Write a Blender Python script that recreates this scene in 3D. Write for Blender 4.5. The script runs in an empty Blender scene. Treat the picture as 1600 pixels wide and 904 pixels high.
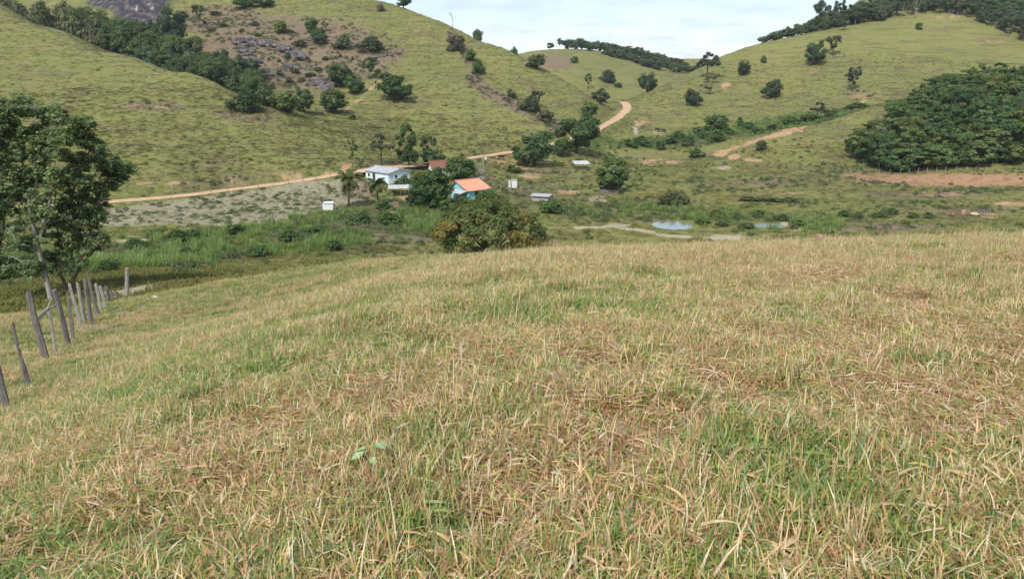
import bpy, math, random
import numpy as np
from mathutils import Vector, Matrix, Euler

# ------------------------------------------------------------------ camera, sky, sun, exposure
SC = bpy.context.scene
COL = SC.collection
F = 1150.0                       # focal length in pixels of the 1600 px wide photograph
PITCH = math.atan(322.0 / F)     # camera looks a little down into the valley
CP, SP = math.cos(PITCH), math.sin(PITCH)

cam_d = bpy.data.cameras.new("camera")
cam_d.sensor_width = 36.0
cam_d.lens = 36.0 * F / 1600.0
cam_d.clip_start = 0.05
cam_d.clip_end = 12000.0
cam = bpy.data.objects.new("camera", cam_d)
cam.location = (0, 0, 0)
cam.rotation_euler = (math.pi / 2 - PITCH, 0, 0)
COL.objects.link(cam)
SC.camera = cam

SUN_EL, SUN_AZ = math.radians(48), math.radians(-155)   # azimuth from +Y clockwise: behind and to the left
W = bpy.data.worlds.new("World")
SC.world = W
W.use_nodes = True
wn = W.node_tree.nodes
wl = W.node_tree.links
wn.clear()
w_out = wn.new("ShaderNodeOutputWorld")
w_bg = wn.new("ShaderNodeBackground")
w_sky = wn.new("ShaderNodeTexSky")
w_sky.sky_type = 'NISHITA'
w_sky.sun_disc = False
w_sky.sun_elevation = SUN_EL
w_sky.sun_rotation = SUN_AZ
w_sky.air_density = 1.0
w_sky.dust_density = 0.3
w_sky.ozone_density = 1.5
w_bg.inputs["Strength"].default_value = 0.118
w_tc = wn.new("ShaderNodeTexCoord")
w_sep = wn.new("ShaderNodeSeparateXYZ")
wl.new(w_tc.outputs["Generated"], w_sep.inputs[0])


def wmath(op, a, b=None):
    n = wn.new("ShaderNodeMath")
    n.operation = op
    for i, s in enumerate((a, b)):
        if s is None:
            continue
        if isinstance(s, (int, float)):
            n.inputs[i].default_value = s
        else:
            wl.new(s, n.inputs[i])
    return n.outputs[0]


w_zz = wmath('ADD', wmath('MAXIMUM', w_sep.outputs[2], 0.0), 0.13)
w_cmb = wn.new("ShaderNodeCombineXYZ")
wl.new(wmath('DIVIDE', w_sep.outputs[0], w_zz), w_cmb.inputs[0])
wl.new(wmath('DIVIDE', w_sep.outputs[1], w_zz), w_cmb.inputs[1])
w_n = wn.new("ShaderNodeTexNoise")
w_n.inputs["Scale"].default_value = 2.1
w_n.inputs["Detail"].default_value = 7
w_n.inputs["Roughness"].default_value = 0.58
wl.new(w_cmb.outputs[0], w_n.inputs["Vector"])
w_cr = wn.new("ShaderNodeValToRGB")
w_cr.color_ramp.elements[0].position = 0.38
w_cr.color_ramp.elements[0].color = (0.45, 0.45, 0.45, 1)
w_cr.color_ramp.elements[1].position = 0.70
w_cr.color_ramp.elements[1].color = (0.97, 0.97, 0.97, 1)
wl.new(w_n.outputs["Fac"], w_cr.inputs[0])
w_mix = wn.new("ShaderNodeMix")
w_mix.data_type = 'RGBA'
wl.new(w_cr.outputs[0], w_mix.inputs[0])
wl.new(w_sky.outputs[0], w_mix.inputs[6])
w_mix.inputs[7].default_value = (3.75, 4.25, 4.75, 1)      # thin bright cloud
wl.new(w_mix.outputs[2], w_bg.inputs["Color"])
wl.new(w_bg.outputs[0], w_out.inputs[0])

sun_d = bpy.data.lights.new("sun", 'SUN')
sun_d.energy = 2.3
sun_d.angle = math.radians(4.0)
sun_d.color = (1.0, 0.965, 0.92)
sun = bpy.data.objects.new("sun", sun_d)
_sd = Vector((math.sin(SUN_AZ) * math.cos(SUN_EL), math.cos(SUN_AZ) * math.cos(SUN_EL), math.sin(SUN_EL)))
sun.rotation_euler = _sd.to_track_quat('Z', 'Y').to_euler()
COL.objects.link(sun)

SC.view_settings.view_transform = 'Standard'
SC.view_settings.look = 'None'
SC.view_settings.gamma = 1.0
SC.view_settings.exposure = 0.78
SC.view_settings.use_curve_mapping = False
SC.cycles.use_denoising = True
SC.cycles.denoiser = 'OPENIMAGEDENOISE'
SC.cycles.denoising_input_passes = 'RGB_ALBEDO_NORMAL'
SC.cycles.denoising_prefilter = 'ACCURATE'
SC.cycles.volume_bounces = 0
SC.cycles.max_bounces = 6
SC.cycles.diffuse_bounces = 3
SC.cycles.transmission_bounces = 3
SC.cycles.transparent_max_bounces = 6
SC.cycles.caustics_reflective = False
SC.cycles.caustics_refractive = False
SC.cycles.sample_clamp_indirect = 6

HAZE = True
rng = np.random.default_rng(7)
random.seed(7)


# ------------------------------------------------------------------ noise
def _hash(ix, iy, seed):
    h = (ix.astype(np.int64) * 374761393 + iy.astype(np.int64) * 668265263 + seed * 982451653) & 0xFFFFFFFF
    h = ((h ^ (h >> 13)) * 1274126177) & 0xFFFFFFFF
    return ((h ^ (h >> 16)) & 0xFFFF) / 65535.0


def vnoise(x, y, seed=0):
    ix, iy = np.floor(x), np.floor(y)
    fx, fy = x - ix, y - iy
    fx = fx * fx * (3 - 2 * fx)
    fy = fy * fy * (3 - 2 * fy)
    a = _hash(ix, iy, seed); b = _hash(ix + 1, iy, seed)
    c = _hash(ix, iy + 1, seed); d = _hash(ix + 1, iy + 1, seed)
    return (a + (b - a) * fx) * (1 - fy) + (c + (d - c) * fx) * fy


def fbm(x, y, seed=0, oct=4, gain=0.5):
    s, a, t = 0.0, 1.0, 0.0
    for i in range(oct):
        s = s + a * vnoise(x * 2 ** i + 13.7 * i, y * 2 ** i - 7.1 * i, seed + i)
        t += a
        a *= gain
    return s / t


# ------------------------------------------------------------------ picture geometry used to survey the place
def tv(v):
    """height per metre ahead of the sight line through picture row v"""
    return math.tan(math.atan((452.0 - v) / F) - PITCH)


def pt_v(u, v, Y):
    yc = (452.0 - v) / F
    k = Y / (CP + yc * SP)
    return ((u - 800.0) / F * k, Y, k * (yc * CP - SP))


def pt_z(u, z, Y):
    yc = math.tan(math.atan2(z, Y) + PITCH)
    k = Y / (CP + yc * SP)
    return ((u - 800.0) / F * k, Y, z)


def project(x, y, z):
    fw = y * CP - z * SP
    up = y * SP + z * CP
    fw = np.maximum(fw, 1e-3)
    return 800 + F * x / fw, 452 - F * up / fw


def near_ground(x, Y):
    lat = np.where(x < 0, 2.6 * (1 - np.exp(-(x / 7.0) ** 2)), -0.033 * x)
    return -(1.6 + 0.115 * Y + 0.002 * Y * Y) - lat


# survey columns: picture column -> list of (distance ahead, row) or (distance ahead, 'z', height)
z_ = 'z'
COLS = {
    -280: [(40, z_, -13), (60, z_, -17.5), (90, z_, -21), (130, z_, -22), (150, z_, -19), (190, z_, -5), (240, z_, 14), (300, z_, 34), (360, z_, 40), (450, z_, 60), (700, z_, 70)],
    0: [(36, z_, -11.8), (60, z_, -17), (90, z_, -21.5), (125, z_, -23), (142, 322), (168, 250), (215, 150), (262, 60), (300, 6), (330, z_, 24), (360, z_, 22), (400, z_, 40), (500, z_, 66), (750, z_, 70)],
    100: [(36, z_, -11.2), (60, z_, -16.2), (90, z_, -21.5), (125, z_, -23.2), (146, 317), (170, 250), (215, 155), (255, 82), (282, 47), (305, z_, 15), (335, z_, 20), (370, 18), (420, z_, 58), (500, z_, 70), (750, z_, 70)],
    200: [(36, z_, -10.6), (53, z_, -14), (75, z_, -18.6), (95, z_, -22), (130, z_, -23.6), (152, 311), (174, 250), (207, 180), (237, 128), (263, 87), (285, z_, 6), (315, z_, 13), (340, 45), (362, 0), (420, z_, 58), (750, z_, 60)],
    300: [(36, z_, -10.0), (53, z_, -13.8), (75, z_, -18.6), (95, z_, -22.2), (130, z_, -23.8), (160, 302), (177, 250), (212, 180), (234, 140), (249, 117), (270, z_, 0.5), (298, z_, 5), (325, 70), (365, 20), (382, 0), (440, z_, 56), (750, z_, 50)],
    400: [(40, z_, -10.4), (55, z_, -14.8), (75, z_, -19.8), (95, z_, -23), (130, z_, -24), (167, 290), (182, 250), (206, 200), (233, 153), (248, z_, -6.5), (268, z_, -5), (282, 138), (306, 108), (337, 58), (370, 20), (392, 0), (450, z_, 56), (750, z_, 40)],
    500: [(42, 413), (58, z_, -16.2), (76, z_, -21), (95, z_, -23.4), (115, z_, -24), (140, z_, -24), (174, 281), (181, 264), (206, 230), (234, 192), (250, 176), (265, z_, -7.8), (286, 150), (316, 100), (346, 50), (393, 0), (435, z_, 47), (480, z_, 46), (600, z_, 20), (800, z_, 20)],
    600: [(38, 407), (58, z_, -16.6), (80, z_, -22), (110, z_, -24.4), (143, z_, -24.2), (166, 300), (187, 258), (216, 225), (256, 180), (291, 130), (326, 80), (365, 30), (386, 4), (420, z_, 34), (500, z_, 15), (600, z_, 5), (800, z_, 10)],
    700: [(35, 402), (58, z_, -17), (82, z_, -22.8), (115, z_, -25), (145, z_, -24.6), (165, z_, -23.8), (192, 268), (214, 240), (242, 200), (282, 150), (317, 100), (351, 60), (371, 37), (400, z_, 22), (480, z_, 3), (600, z_, 3), (800, z_, 10)],
    800: [(32, 399), (58, z_, -17), (85, z_, -23.6), (118, z_, -25.6), (140, z_, -25), (165, z_, -24.6), (206, 268), (234, 234), (257, 200), (292, 150), (322, 110), (347, 79), (375, z_, 8), (450, z_, -5), (520, z_, 0), (600, z_, 21), (660, z_, 18), (850, z_, 0)],
    850: [(334, 108), (362, z_, 1), (430, z_, -9), (490, 108), (545, 90), (605, 77), (660, z_, 20), (850, z_, 0)],
    900: [(31, 396), (58, z_, -17), (85, z_, -23.6), (115, z_, -25.8), (142, z_, -25.4), (180, 298), (207, 268), (237, 240), (262, 212), (287, 182), (307, 160), (325, 139), (350, z_, -6), (400, z_, -9), (450, 132), (500, 110), (570, 86), (612, 77), (660, z_, 22), (850, z_, 0)],
    978: [(31, 392), (58, z_, -16.6), (85, z_, -23.4), (112, z_, -25.8), (140, z_, -25.8), (180, z_, -25.4), (240, 252), (262, 243), (282, 218), (317, 190), (350, 166), (368, 158), (400, z_, -9.5), (430, 148), (500, 120), (570, 100), (640, 86), (690, z_, 22), (850, z_, 0)],
    1060: [(31, 388), (58, z_, -16.4), (85, z_, -23), (112, z_, -25.6), (140, z_, -25.8), (180, z_, -25.2), (235, 258), (270, 230), (322, 190), (366, 152), (402, 122), (440, z_, -3), (500, z_, 0), (600, 108), (700, 96), (760, z_, 22), (900, z_, 0)],
    1130: [(31, 385), (58, z_, -16.2), (85, z_, -22.8), (112, z_, -25.2), (140, z_, -25.4), (180, z_, -25), (230, 258), (256, 235), (312, 200), (362, 150), (397, 110), (421, 88), (470, z_, 9), (600, z_, 4), (700, 98), (850, z_, 0)],
    1200: [(30, 383), (58, z_, -16.2), (85, z_, -22.6), (112, z_, -25), (140, z_, -25.2), (180, z_, -24.8), (226, 260), (244, 235), (254, 214), (284, z_, -18), (312, 186), (352, 150), (392, 100), (426, 65), (470, z_, 17), (600, z_, 5)],
    1300: [(30, 380), (58, z_, -16), (85, z_, -22.4), (112, z_, -24.8), (140, z_, -25), (180, z_, -24.4), (206, 268), (231, 240), (262, 192), (285, z_, -13), (317, 170), (357, 120), (392, 80), (427, 45), (480, z_, 34), (600, z_, 30)],
    1400: [(30, 377), (58, z_, -15.8), (85, z_, -22), (112, z_, -24.4), (140, z_, -24.6), (177, z_, -24), (196, 272), (230, z_, -15), (262, z_, -7), (290, z_, -7), (322, z_, -3), (362, 100), (397, 60), (427, 30), (480, z_, 52), (560, z_, 75), (700, z_, 80)],
    1500: [(30, 375), (58, z_, -15.6), (85, z_, -21.6), (112, z_, -24), (135, z_, -24.4), (165, z_, -23.8), (182, 292), (192, 271), (230, z_, -12), (265, z_, -3), (295, z_, -1.5), (330, z_, 2), (367, 90), (402, 50), (423, 27), (480, z_, 54), (560, z_, 78), (700, z_, 85)],
    1600: [(30, 374), (58, z_, -15.4), (85, z_, -21.2), (112, z_, -23.4), (135, z_, -24), (165, z_, -23.4), (181, 292), (190, 271), (230, z_, -11), (265, z_, -1), (300, z_, 3), (335, z_, 8), (362, 100), (386, 76), (430, z_, 32), (500, z_, 62), (560, z_, 80), (700, z_, 88)],
    1880: [(30, z_, -6.6), (58, z_, -15), (85, z_, -20), (112, z_, -22.4), (165, z_, -22), (190, z_, -18), (230, z_, -9), (265, z_, 2), (300, z_, 8), (360, z_, 24), (430, z_, 45), (560, z_, 80), (700, z_, 90)],
}
pts = []
for u, lst in COLS.items():
    for e in lst:
        pts.append(pt_z(u, e[2], e[0]) if e[1] == z_ else pt_v(u, e[1], e[0]))
for u in range(-300, 1901, 220):
    for Y in (0.9, 1.6, 2.6, 4.2, 6.5, 9.5, 13.5, 19.0, 25.0):
        x = (u - 800.0) / F * Y * 1.08
        pts.append((x, Y, float(near_ground(np.array(x), Y))))
pts = np.array(pts)


def polar(x, y):
    return np.arctan2(x, y), np.log(np.maximum(np.hypot(x, y), 0.3))


P_th, P_lr = polar(pts[:, 0], pts[:, 1])
P_t = pts[:, 2] / np.hypot(pts[:, 0], pts[:, 1])


def _k(r2):
    return 0.5 * r2 * np.log(r2 + 1e-12)


n = len(pts)
A = np.zeros((n + 3, n + 3))
A[:n, :n] = _k((P_th[:, None] - P_th[None]) ** 2 + (P_lr[:, None] - P_lr[None]) ** 2) + np.eye(n) * 2e-5
A[:n, n] = 1; A[:n, n + 1] = P_th; A[:n, n + 2] = P_lr
A[n:, :n] = A[:n, n:].T
WGT = np.linalg.solve(A, np.concatenate([P_t, np.zeros(3)]))


def tps(th, lr):
    out = np.empty(th.size)
    t, l = th.ravel(), lr.ravel()
    for i in range(0, t.size, 20000):
        a, b = t[i:i + 20000], l[i:i + 20000]
        K = _k((a[:, None] - P_th[None]) ** 2 + (b[:, None] - P_lr[None]) ** 2)
        out[i:i + 20000] = K @ WGT[:n] + WGT[n] + WGT[n + 1] * a + WGT[n + 2] * b
    return out.reshape(th.shape)


# ------------------------------------------------------------------ the ground sheet: polar grid, fine where the valley is in view
d2r = math.pi / 180
TH = np.concatenate([np.linspace(-180, -50, 24, endpoint=False), np.linspace(-50, -40, 30, endpoint=False),
                     np.linspace(-40, 40, 700, endpoint=False), np.linspace(40, 50, 30, endpoint=False), np.linspace(50, 180, 25)]) * d2r
R = np.concatenate([np.geomspace(0.35, 60, 150, endpoint=False), np.geomspace(60, 440, 340, endpoint=False),
                    np.geomspace(440, 800, 80, endpoint=False), np.geomspace(800, 1500, 12)])
gTH, gR = np.meshgrid(TH, R, indexing='ij')
# TPS on a coarser lattice, then interpolated (smooth field)
cTH = np.linspace(-46, 46, 231) * d2r
cLR = np.linspace(math.log(0.35), math.log(800), 330)
aa, bb = np.meshgrid(cTH, cLR, indexing='ij')
cT = tps(aa, bb)


def bil(arr, fi, fj):
    i0 = np.clip(np.floor(fi).astype(int), 0, arr.shape[0] - 2)
    j0 = np.clip(np.floor(fj).astype(int), 0, arr.shape[1] - 2)
    a, b = np.clip(fi - i0, 0, 1), np.clip(fj - j0, 0, 1)
    return (arr[i0, j0] * (1 - a) + arr[i0 + 1, j0] * a) * (1 - b) + (arr[i0, j0 + 1] * (1 - a) + arr[i0 + 1, j0 + 1] * a) * b


lr = np.log(np.clip(gR, 0.35, 800))
thc = np.clip(gTH, -46 * d2r, 46 * d2r)
fi = (thc - cTH[0]) / (cTH[1] - cTH[0])
fj = (lr - cLR[0]) / (cLR[1] - cLR[0])
gT = bil(cT, fi, fj)
back = 0.5 * (bil(cT, np.zeros_like(fj), fj) + bil(cT, np.full_like(fj, len(cTH) - 1), fj))
bw = np.clip((np.abs(gTH) / d2r - 60) / 80, 0, 1)
gZ = (gT * (1 - bw) + back * bw) * np.clip(gR, 0, 800)
gZ = np.where(gR > 800, gZ + np.clip((gR - 800) / 700, 0, 1) * (12 - gZ), gZ)
gX, gY = gR * np.sin(gTH), gR * np.cos(gTH)
nearw = np.clip(1 - gR / 3.0, 0, 1)
gZ = gZ * (1 - nearw) + near_ground(gX, np.maximum(gY, -6)) * nearw
ZB = gZ.copy()
# natural unevenness: tussock humps close by, shallow swells and cattle terraces on the hills
gZ = gZ + (fbm(gX / 1.6, gY / 1.6, 3, 3) - 0.5) * 0.16 * np.clip(gR / 3, 0.2, 1) * np.clip(1.6 - gR / 60, 0, 1)
hill = np.clip((gZ + 22) / 10, 0, 1) * np.clip((gR - 120) / 60, 0, 1)
gZ = gZ + (fbm(gX / 26, gY / 26, 5, 4) - 0.5) * 2.4 * hill
gZ = gZ + (fbm(gX / 9, gY / 9, 9, 3) - 0.5) * 0.35 * np.clip((gR - 50) / 60, 0, 1)
ter = np.sin(gZ * 2 * math.pi / 1.7 + 5 * fbm(gX / 14, gY / 14, 21, 2))
gZ = gZ + ter * 0.07 * hill


def H(x, y):
    x = np.asarray(x, float); y = np.asarray(y, float)
    r = np.clip(np.hypot(x, y), R[0], R[-1])
    return bil(gZ, np.interp(np.arctan2(x, y), TH, np.arange(len(TH))), np.interp(r, R, np.arange(len(R))))


_S = np.geomspace(1.0, 1500, 6000)


def hit(u, v, y0=0.0, y1=1500.0):
    """ground point seen at picture position (u, v), no nearer than y0"""
    yc = (452.0 - v) / F
    fw, up = CP + yc * SP, yc * CP - SP
    S = _S[(_S >= y0) & (_S <= y1)]
    x, z = (u - 800.0) / F * S / fw, S * up / fw
    b = np.nonzero(z < H(x, S))[0]
    k = b[0] if len(b) else int(np.argmin(z - H(x, S)))
    return Vector((float(x[k]), float(S[k]), float(H(x[k], S[k]))))


def at(u, Y):
    """ground point under picture column u at distance Y ahead"""
    x = (u - 800.0) / F * Y
    for _ in range(6):
        z = float(H(x, Y))
        x = (u - 800.0) / F * (Y * CP - z * SP)
    return Vector((x, Y, float(H(x, Y))))


def px(p):
    """metres per picture pixel at point p"""
    return (p[1] * CP - p[2] * SP) / F


# ---- road bed cut into the slope
def catmull(P, n):
    P = [np.array(p, float) for p in P]
    P = [2 * P[0] - P[1]] + P + [2 * P[-1] - P[-2]]
    out = []
    for i in range(1, len(P) - 2):
        for k in range(n):
            t = k / n
            out.append(0.5 * ((2 * P[i]) + (-P[i - 1] + P[i + 1]) * t + (2 * P[i - 1] - 5 * P[i] + 4 * P[i + 1] - P[i + 2]) * t * t
                              + (-P[i - 1] + 3 * P[i] - 3 * P[i + 1] + P[i + 2]) * t ** 3))
    out.append(P[-2])
    return np.array(out)


ROAD_PX = [(-160, 334), (0, 324), (120, 317), (240, 308), (330, 299), (400, 290), (460, 282), (520, 272), (570, 264), (640, 257), (700, 250),
           (760, 242), (800, 236), (850, 228), (895, 215), (930, 203), (957, 188), (972, 177), (980, 168), (974, 158.5)]
rc = [hit(u, v, 120) for u, v in ROAD_PX]
e = rc[-1]
rc += [Vector((e.x - 5, e.y + 14, 0)), Vector((e.x - 12, e.y + 34, 0))]
RC = catmull([(p.x, p.y) for p in rc], 14)
RZ = H(RC[:, 0], RC[:, 1])
ker = np.ones(15) / 15
RZ = np.convolve(np.pad(RZ, 7, mode='edge'), ker, mode='valid') - 0.25


def near_line(L, gx, gy, far):
    """distance to polyline and nearest index, computed only inside its bounding box"""
    D = np.full(gx.shape, 1e6); I = np.zeros(gx.shape, int)
    m = (gx > L[:, 0].min() - far) & (gx < L[:, 0].max() + far) & (gy > L[:, 1].min() - far) & (gy < L[:, 1].max() + far)
    qx, qy = gx[m], gy[m]
    bd = np.full(qx.shape, 1e12); bi = np.zeros(qx.shape, int)
    for i in range(len(L)):
        dd = (qx - L[i, 0]) ** 2 + (qy - L[i, 1]) ** 2
        w = dd < bd
        bd[w] = dd[w]; bi[w] = i
    D[m] = np.sqrt(bd); I[m] = bi
    return D, I


rD, rI = near_line(RC, gX, gY, 14)
rw = np.clip((5.6 - rD) / 3.0, 0, 1)
rw = rw * rw * (3 - 2 * rw)
cut = np.clip((gZ - RZ[rI]) * 0.8, 0, 1) * np.clip((8.5 - rD) / 4, 0, 1)
gZ = gZ * (1 - rw) + RZ[rI] * rw


# ---- ponds: a shallow bowl each, water sheet added later
PONDS = []
for (u, v, hw, hd, name) in ((1050, 351, 4.2, 5.0, 'near'), (1203, 352, 3.2, 3.0, 'green'), (984, 244, 7.5, 6.0, 'far')):
    c = hit(u, v, 60)
    PONDS.append((c, hw, hd, name))
    eD = np.hypot((gX - c.x) / hw, (gY - c.y) / hd)
    w = np.clip((1.9 - eD) / 0.7, 0, 1)
    w = w * w * (3 - 2 * w)
    bowl = c.z + np.where(eD < 1, -0.55 * (1 - eD ** 2), (eD - 1) * 0.35)
    gZ = gZ * (1 - w) + bowl * w
# ---- level yards under the houses
for (u, v, r) in ((602, 284, 8), (735, 306, 8), (690, 272, 7)):
    c = hit(u, v, 100)
    w = np.clip((r * 1.5 - np.hypot(gX - c.x, gY - c.y)) / (r * 0.6), 0, 1)
    gZ = gZ * (1 - w) + c.z * w

# ------------------------------------------------------------------ what grows or lies where: masks fixed to the ground
gU, gV = project(gX, gY, gZ)
gU = gU + (fbm(gX / 5, gY / 5, 31, 3) - 0.5) * 14
gV = gV + (fbm(gX / 5, gY / 5, 47, 3) - 0.5) * 7
front = gY > 1


def ell(u0, v0, ru, rv, y0, y1):
    e = np.hypot((gU - u0) / ru, (gV - v0) / rv)
    return np.where((gY > y0) & (gY < y1) & front, np.clip((1.35 - e) / 0.7, 0, 1), 0)


def strip(line, wid, y0, y1):
    m = front & (gY > y0) & (gY < y1)
    out = np.zeros(gU.shape)
    uu, vv = gU[m], gV[m]
    best = np.full(uu.shape, 1e9)
    for (a, b), (c, d) in zip(line[:-1], line[1:]):
        L2 = (c - a) ** 2 + (d - b) ** 2
        t = np.clip(((uu - a) * (c - a) + (vv - b) * (d - b)) / L2, 0, 1)
        best = np.minimum(best, np.hypot(uu - a - t * (c - a), vv - b - t * (d - b)))
    out[m] = np.clip((1.4 - best / wid) / 0.8, 0, 1)
    return out


def poly(pl, y0, y1):
    m = front & (gY > y0) & (gY < y1)
    out = np.zeros(gU.shape)
    uu, vv = gU[m], gV[m]
    ins = np.zeros(uu.shape, bool)
    k = len(pl)
    for i in range(k):
        (a, b), (c, d) = pl[i], pl[(i + 1) % k]
        cr = ((b > vv) != (d > vv)) & (uu < (c - a) * (vv - b) / (d - b + 1e-9) + a)
        ins ^= cr
    out[m] = ins
    return out


mx = lambda *a: np.maximum.reduce(a)
SOIL = mx(strip([(1118, 241), (1160, 226), (1205, 212)], 2.6, 215, 285) * 0.75, strip([(1205, 212), (1228, 206), (1256, 200)], 4.5, 215, 285), strip([(1256, 198), (1352, 181)], 2.0, 215, 285) * 0.4,
          ell(1178, 252, 15, 4, 180, 280), ell(1146, 246, 9, 5, 180, 280), ell(1126, 239, 7, 5, 180, 280), ell(1478, 140, 0.1, 0.1, 0, 1),
          ell(1132, 134, 8, 4, 330, 430), ell(1000, 192, 10, 5, 280, 360) * 0.8, ell(1027, 207, 6, 3, 280, 340),
          ell(1590, 318, 40, 4, 140, 190), ell(1545, 336, 14, 4, 110, 170), ell(1460, 303, 60, 4, 140, 190) * 0.5,
          ell(830, 275, 20, 5, 150, 230) * 0.8, ell(820, 262, 40, 5, 150, 235) * 0.6, ell(1030, 254, 40, 5, 200, 260) * 0.8, ell(1180, 282, 40, 5, 150, 220) * 0.4,
          ell(888, 300, 20, 4, 140, 200) * 0.8, ell(1240, 301, 30, 3, 140, 200) * 0.5, ell(625, 330, 24, 10, 120, 180) * 0.55, ell(640, 306, 20, 10, 130, 180) * 0.7,
          ell(770, 280, 20, 5, 160, 210) * 0.5, ell(635, 260, 14, 3, 170, 230), cut * np.clip((fbm(gX / 4, gY / 4, 77, 2) - 0.25) * 3, 0, 1) * np.clip((gU - 330) / 70, 0.12, 1) * np.clip((590 - gU) / 40, 0.25, 1),
          ell(800, 250, 60, 5, 190, 240) * 0.6,
          strip([(160, 290), (240, 285), (300, 284)], 1.6, 140, 220), strip([(540, 173), (562, 154), (590, 128)], 2.0, 240, 330) * 0.8,
          ell(1540, 66, 40, 3, 360, 440) * 0.5, ell(1480, 26, 30, 3, 380, 460) * 0.6, ell(1255, 50, 14, 3, 380, 460) * 0.6, ell(1275, 112, 8, 4, 320, 420) * 0.6,
          ell(1345, 150, 14, 6, 300, 380) * 0.45, ell(1352, 157, 4, 3, 300, 380), ell(252, 168, 20, 3, 200, 260) * 0.5, ell(660, 30, 20, 3, 340, 400) * 0.3)
RED = mx(ell(1500, 282, 160, 10, 168, 205) * 0.95, ell(1350, 277, 40, 5, 168, 215) * 0.6, ell(1380, 272, 50, 4, 168, 215) * 0.5)
SAND = mx(ell(1130, 371, 36, 4.5, 90, 150), ell(1056, 368, 28, 3, 90, 150), strip([(900, 356), (955, 354), (1000, 360), (1040, 366)], 2.2, 90, 160) * 0.9,
          ell(965, 351, 16, 4, 90, 160), ell(993, 202, 4, 8, 260, 340), ell(312, 414, 14, 2.6, 45, 110), strip([(160, 456), (200, 456), (240, 446)], 3.5, 30, 75) * 0.9,
          ell(1226, 350, 10, 4, 90, 170) * 0.7, ell(1130, 262, 20, 3, 180, 250) * 0.7, ell(210, 376, 34, 3, 95, 150) * 0.7, strip([(30, 344), (160, 340), (250, 345)], 2, 110, 160) * 0.5,
          ell(690, 460, 0.1, 0.1, 0, 1), ell(225, 470, 0.1, 0.1, 0, 1), ell(930, 313, 16, 5, 130, 190) * 0.6, ell(1250, 362, 20, 3, 80, 150) * 0.5)
ROCK = mx(strip([(371, 60), (392, 92), (412, 120)], 5, 285, 400) * 0.6, strip([(393, 66), (430, 72), (472, 90)], 5, 285, 400) * 0.6, ell(508, 130, 11, 9, 275, 340) * 0.6,
          ell(218, 6, 44, 40, 325, 430), ell(170, 4, 34, 14, 325, 430) * 0.7, ell(425, 118, 40, 8, 285, 370) * 0.5)
BRUSH = mx(ell(455, 84, 150, 56, 265, 400), ell(345, 32, 70, 22, 300, 420), strip([(560, 88), (625, 84)], 9, 280, 360), strip([(735, 122), (765, 145), (810, 168), (868, 197)], 9, 230, 330),
           strip([(705, 55), (735, 95), (752, 112)], 9, 300, 370) * 0.8, ell(330, 35, 60, 16, 320, 410), ell(860, 98, 40, 10, 480, 620), ell(640, 160, 50, 12, 240, 300) * 0.4,
           ell(60, 12, 60, 22, 300, 420) * 0.3, ell(810, 120, 0.1, 0.1, 0, 1), ell(390, 180, 60, 16, 200, 240) * 0.5, ell(1190, 287, 130, 5, 150, 230) * 0.6, ell(1440, 305, 120, 6, 130, 190) * 0.55, ell(1380, 355, 120, 7, 80, 150) * 0.6, ell(840, 268, 60, 6, 150, 230) * 0.6, ell(620, 372, 60, 8, 90, 140) * 0.6, ell(1520, 330, 90, 5, 110, 160) * 0.5, ell(640, 318, 50, 8, 130, 180) * 0.6, ell(560, 300, 30, 16, 140, 185) * 0.6, ell(240, 165, 60, 10, 190, 240) * 0.5, ell(1340, 150, 40, 12, 310, 380) * 0.4)
FIELD = poly([(40, 346), (200, 322), (330, 307), (480, 284), (565, 277), (575, 312), (505, 328), (430, 347), (330, 352), (170, 354)], 105, 190)
WET = mx(strip([(-40, 430), (80, 425), (250, 400), (400, 378), (520, 362), (660, 348)], 26, 74, 152), strip([(890, 330), (1000, 326), (1150, 345), (1300, 352)], 12, 95, 170) * 0.5,
         strip([(1000, 226), (1060, 222), (1130, 210)], 10, 240, 330), strip([(1150, 205), (1250, 188), (1330, 176)], 9, 270, 335), ell(700, 335, 90, 22, 110, 165) * 0.8,
         ell(820, 340, 0.1, 0.1, 0, 1), ell(950, 225, 70, 8, 250, 300) * 0.7)
DRY = np.clip((46 - gR) / 14 + (fbm(gX / 6, gY / 6, 15, 3) - 0.5) * 0.8, 0, 1) * np.clip(1.25 + gX / 26, 0.25, 1)
DRY = np.where(gR < 24, np.maximum(DRY, np.clip((30 - gR) / 6, 0, 1) * np.clip(1.7 + gX / 10, 0.5, 1)), DRY)
# weathered, stepped relief where bare rock shows
rk = np.clip((ROCK + BRUSH * 0.25) * 1.2, 0, 1)
rid = np.abs(fbm(gX / 7, gY / 7 + gZ / 5, 61, 4) - 0.5) * 2
gZ = gZ + rk * ((0.35 - rid) * 3.2 + (np.floor(gZ / 3.2) * 3.2 + 1.6 - gZ) * 0.5)
brk = np.clip(0.45 + (fbm(gX / 2.6, gY / 2.6, 141, 3) - 0.32) * 2.2, 0.15, 1)
farp = np.clip((gY - 100) / 40, 0, 1)
SOIL = SOIL * (1 - farp + farp * brk)
SAND = SAND * (1 - farp * 0.7 + farp * 0.7 * brk)
MASKS = [SOIL, RED, SAND, ROCK, BRUSH, FIELD, WET, DRY]


def sample(M, x, y):
    r = np.clip(np.hypot(x, y), R[0], R[-1])
    return bil(M, np.interp(np.arctan2(x, y), TH, np.arange(len(TH))), np.interp(r, R, np.arange(len(R))))


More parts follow.
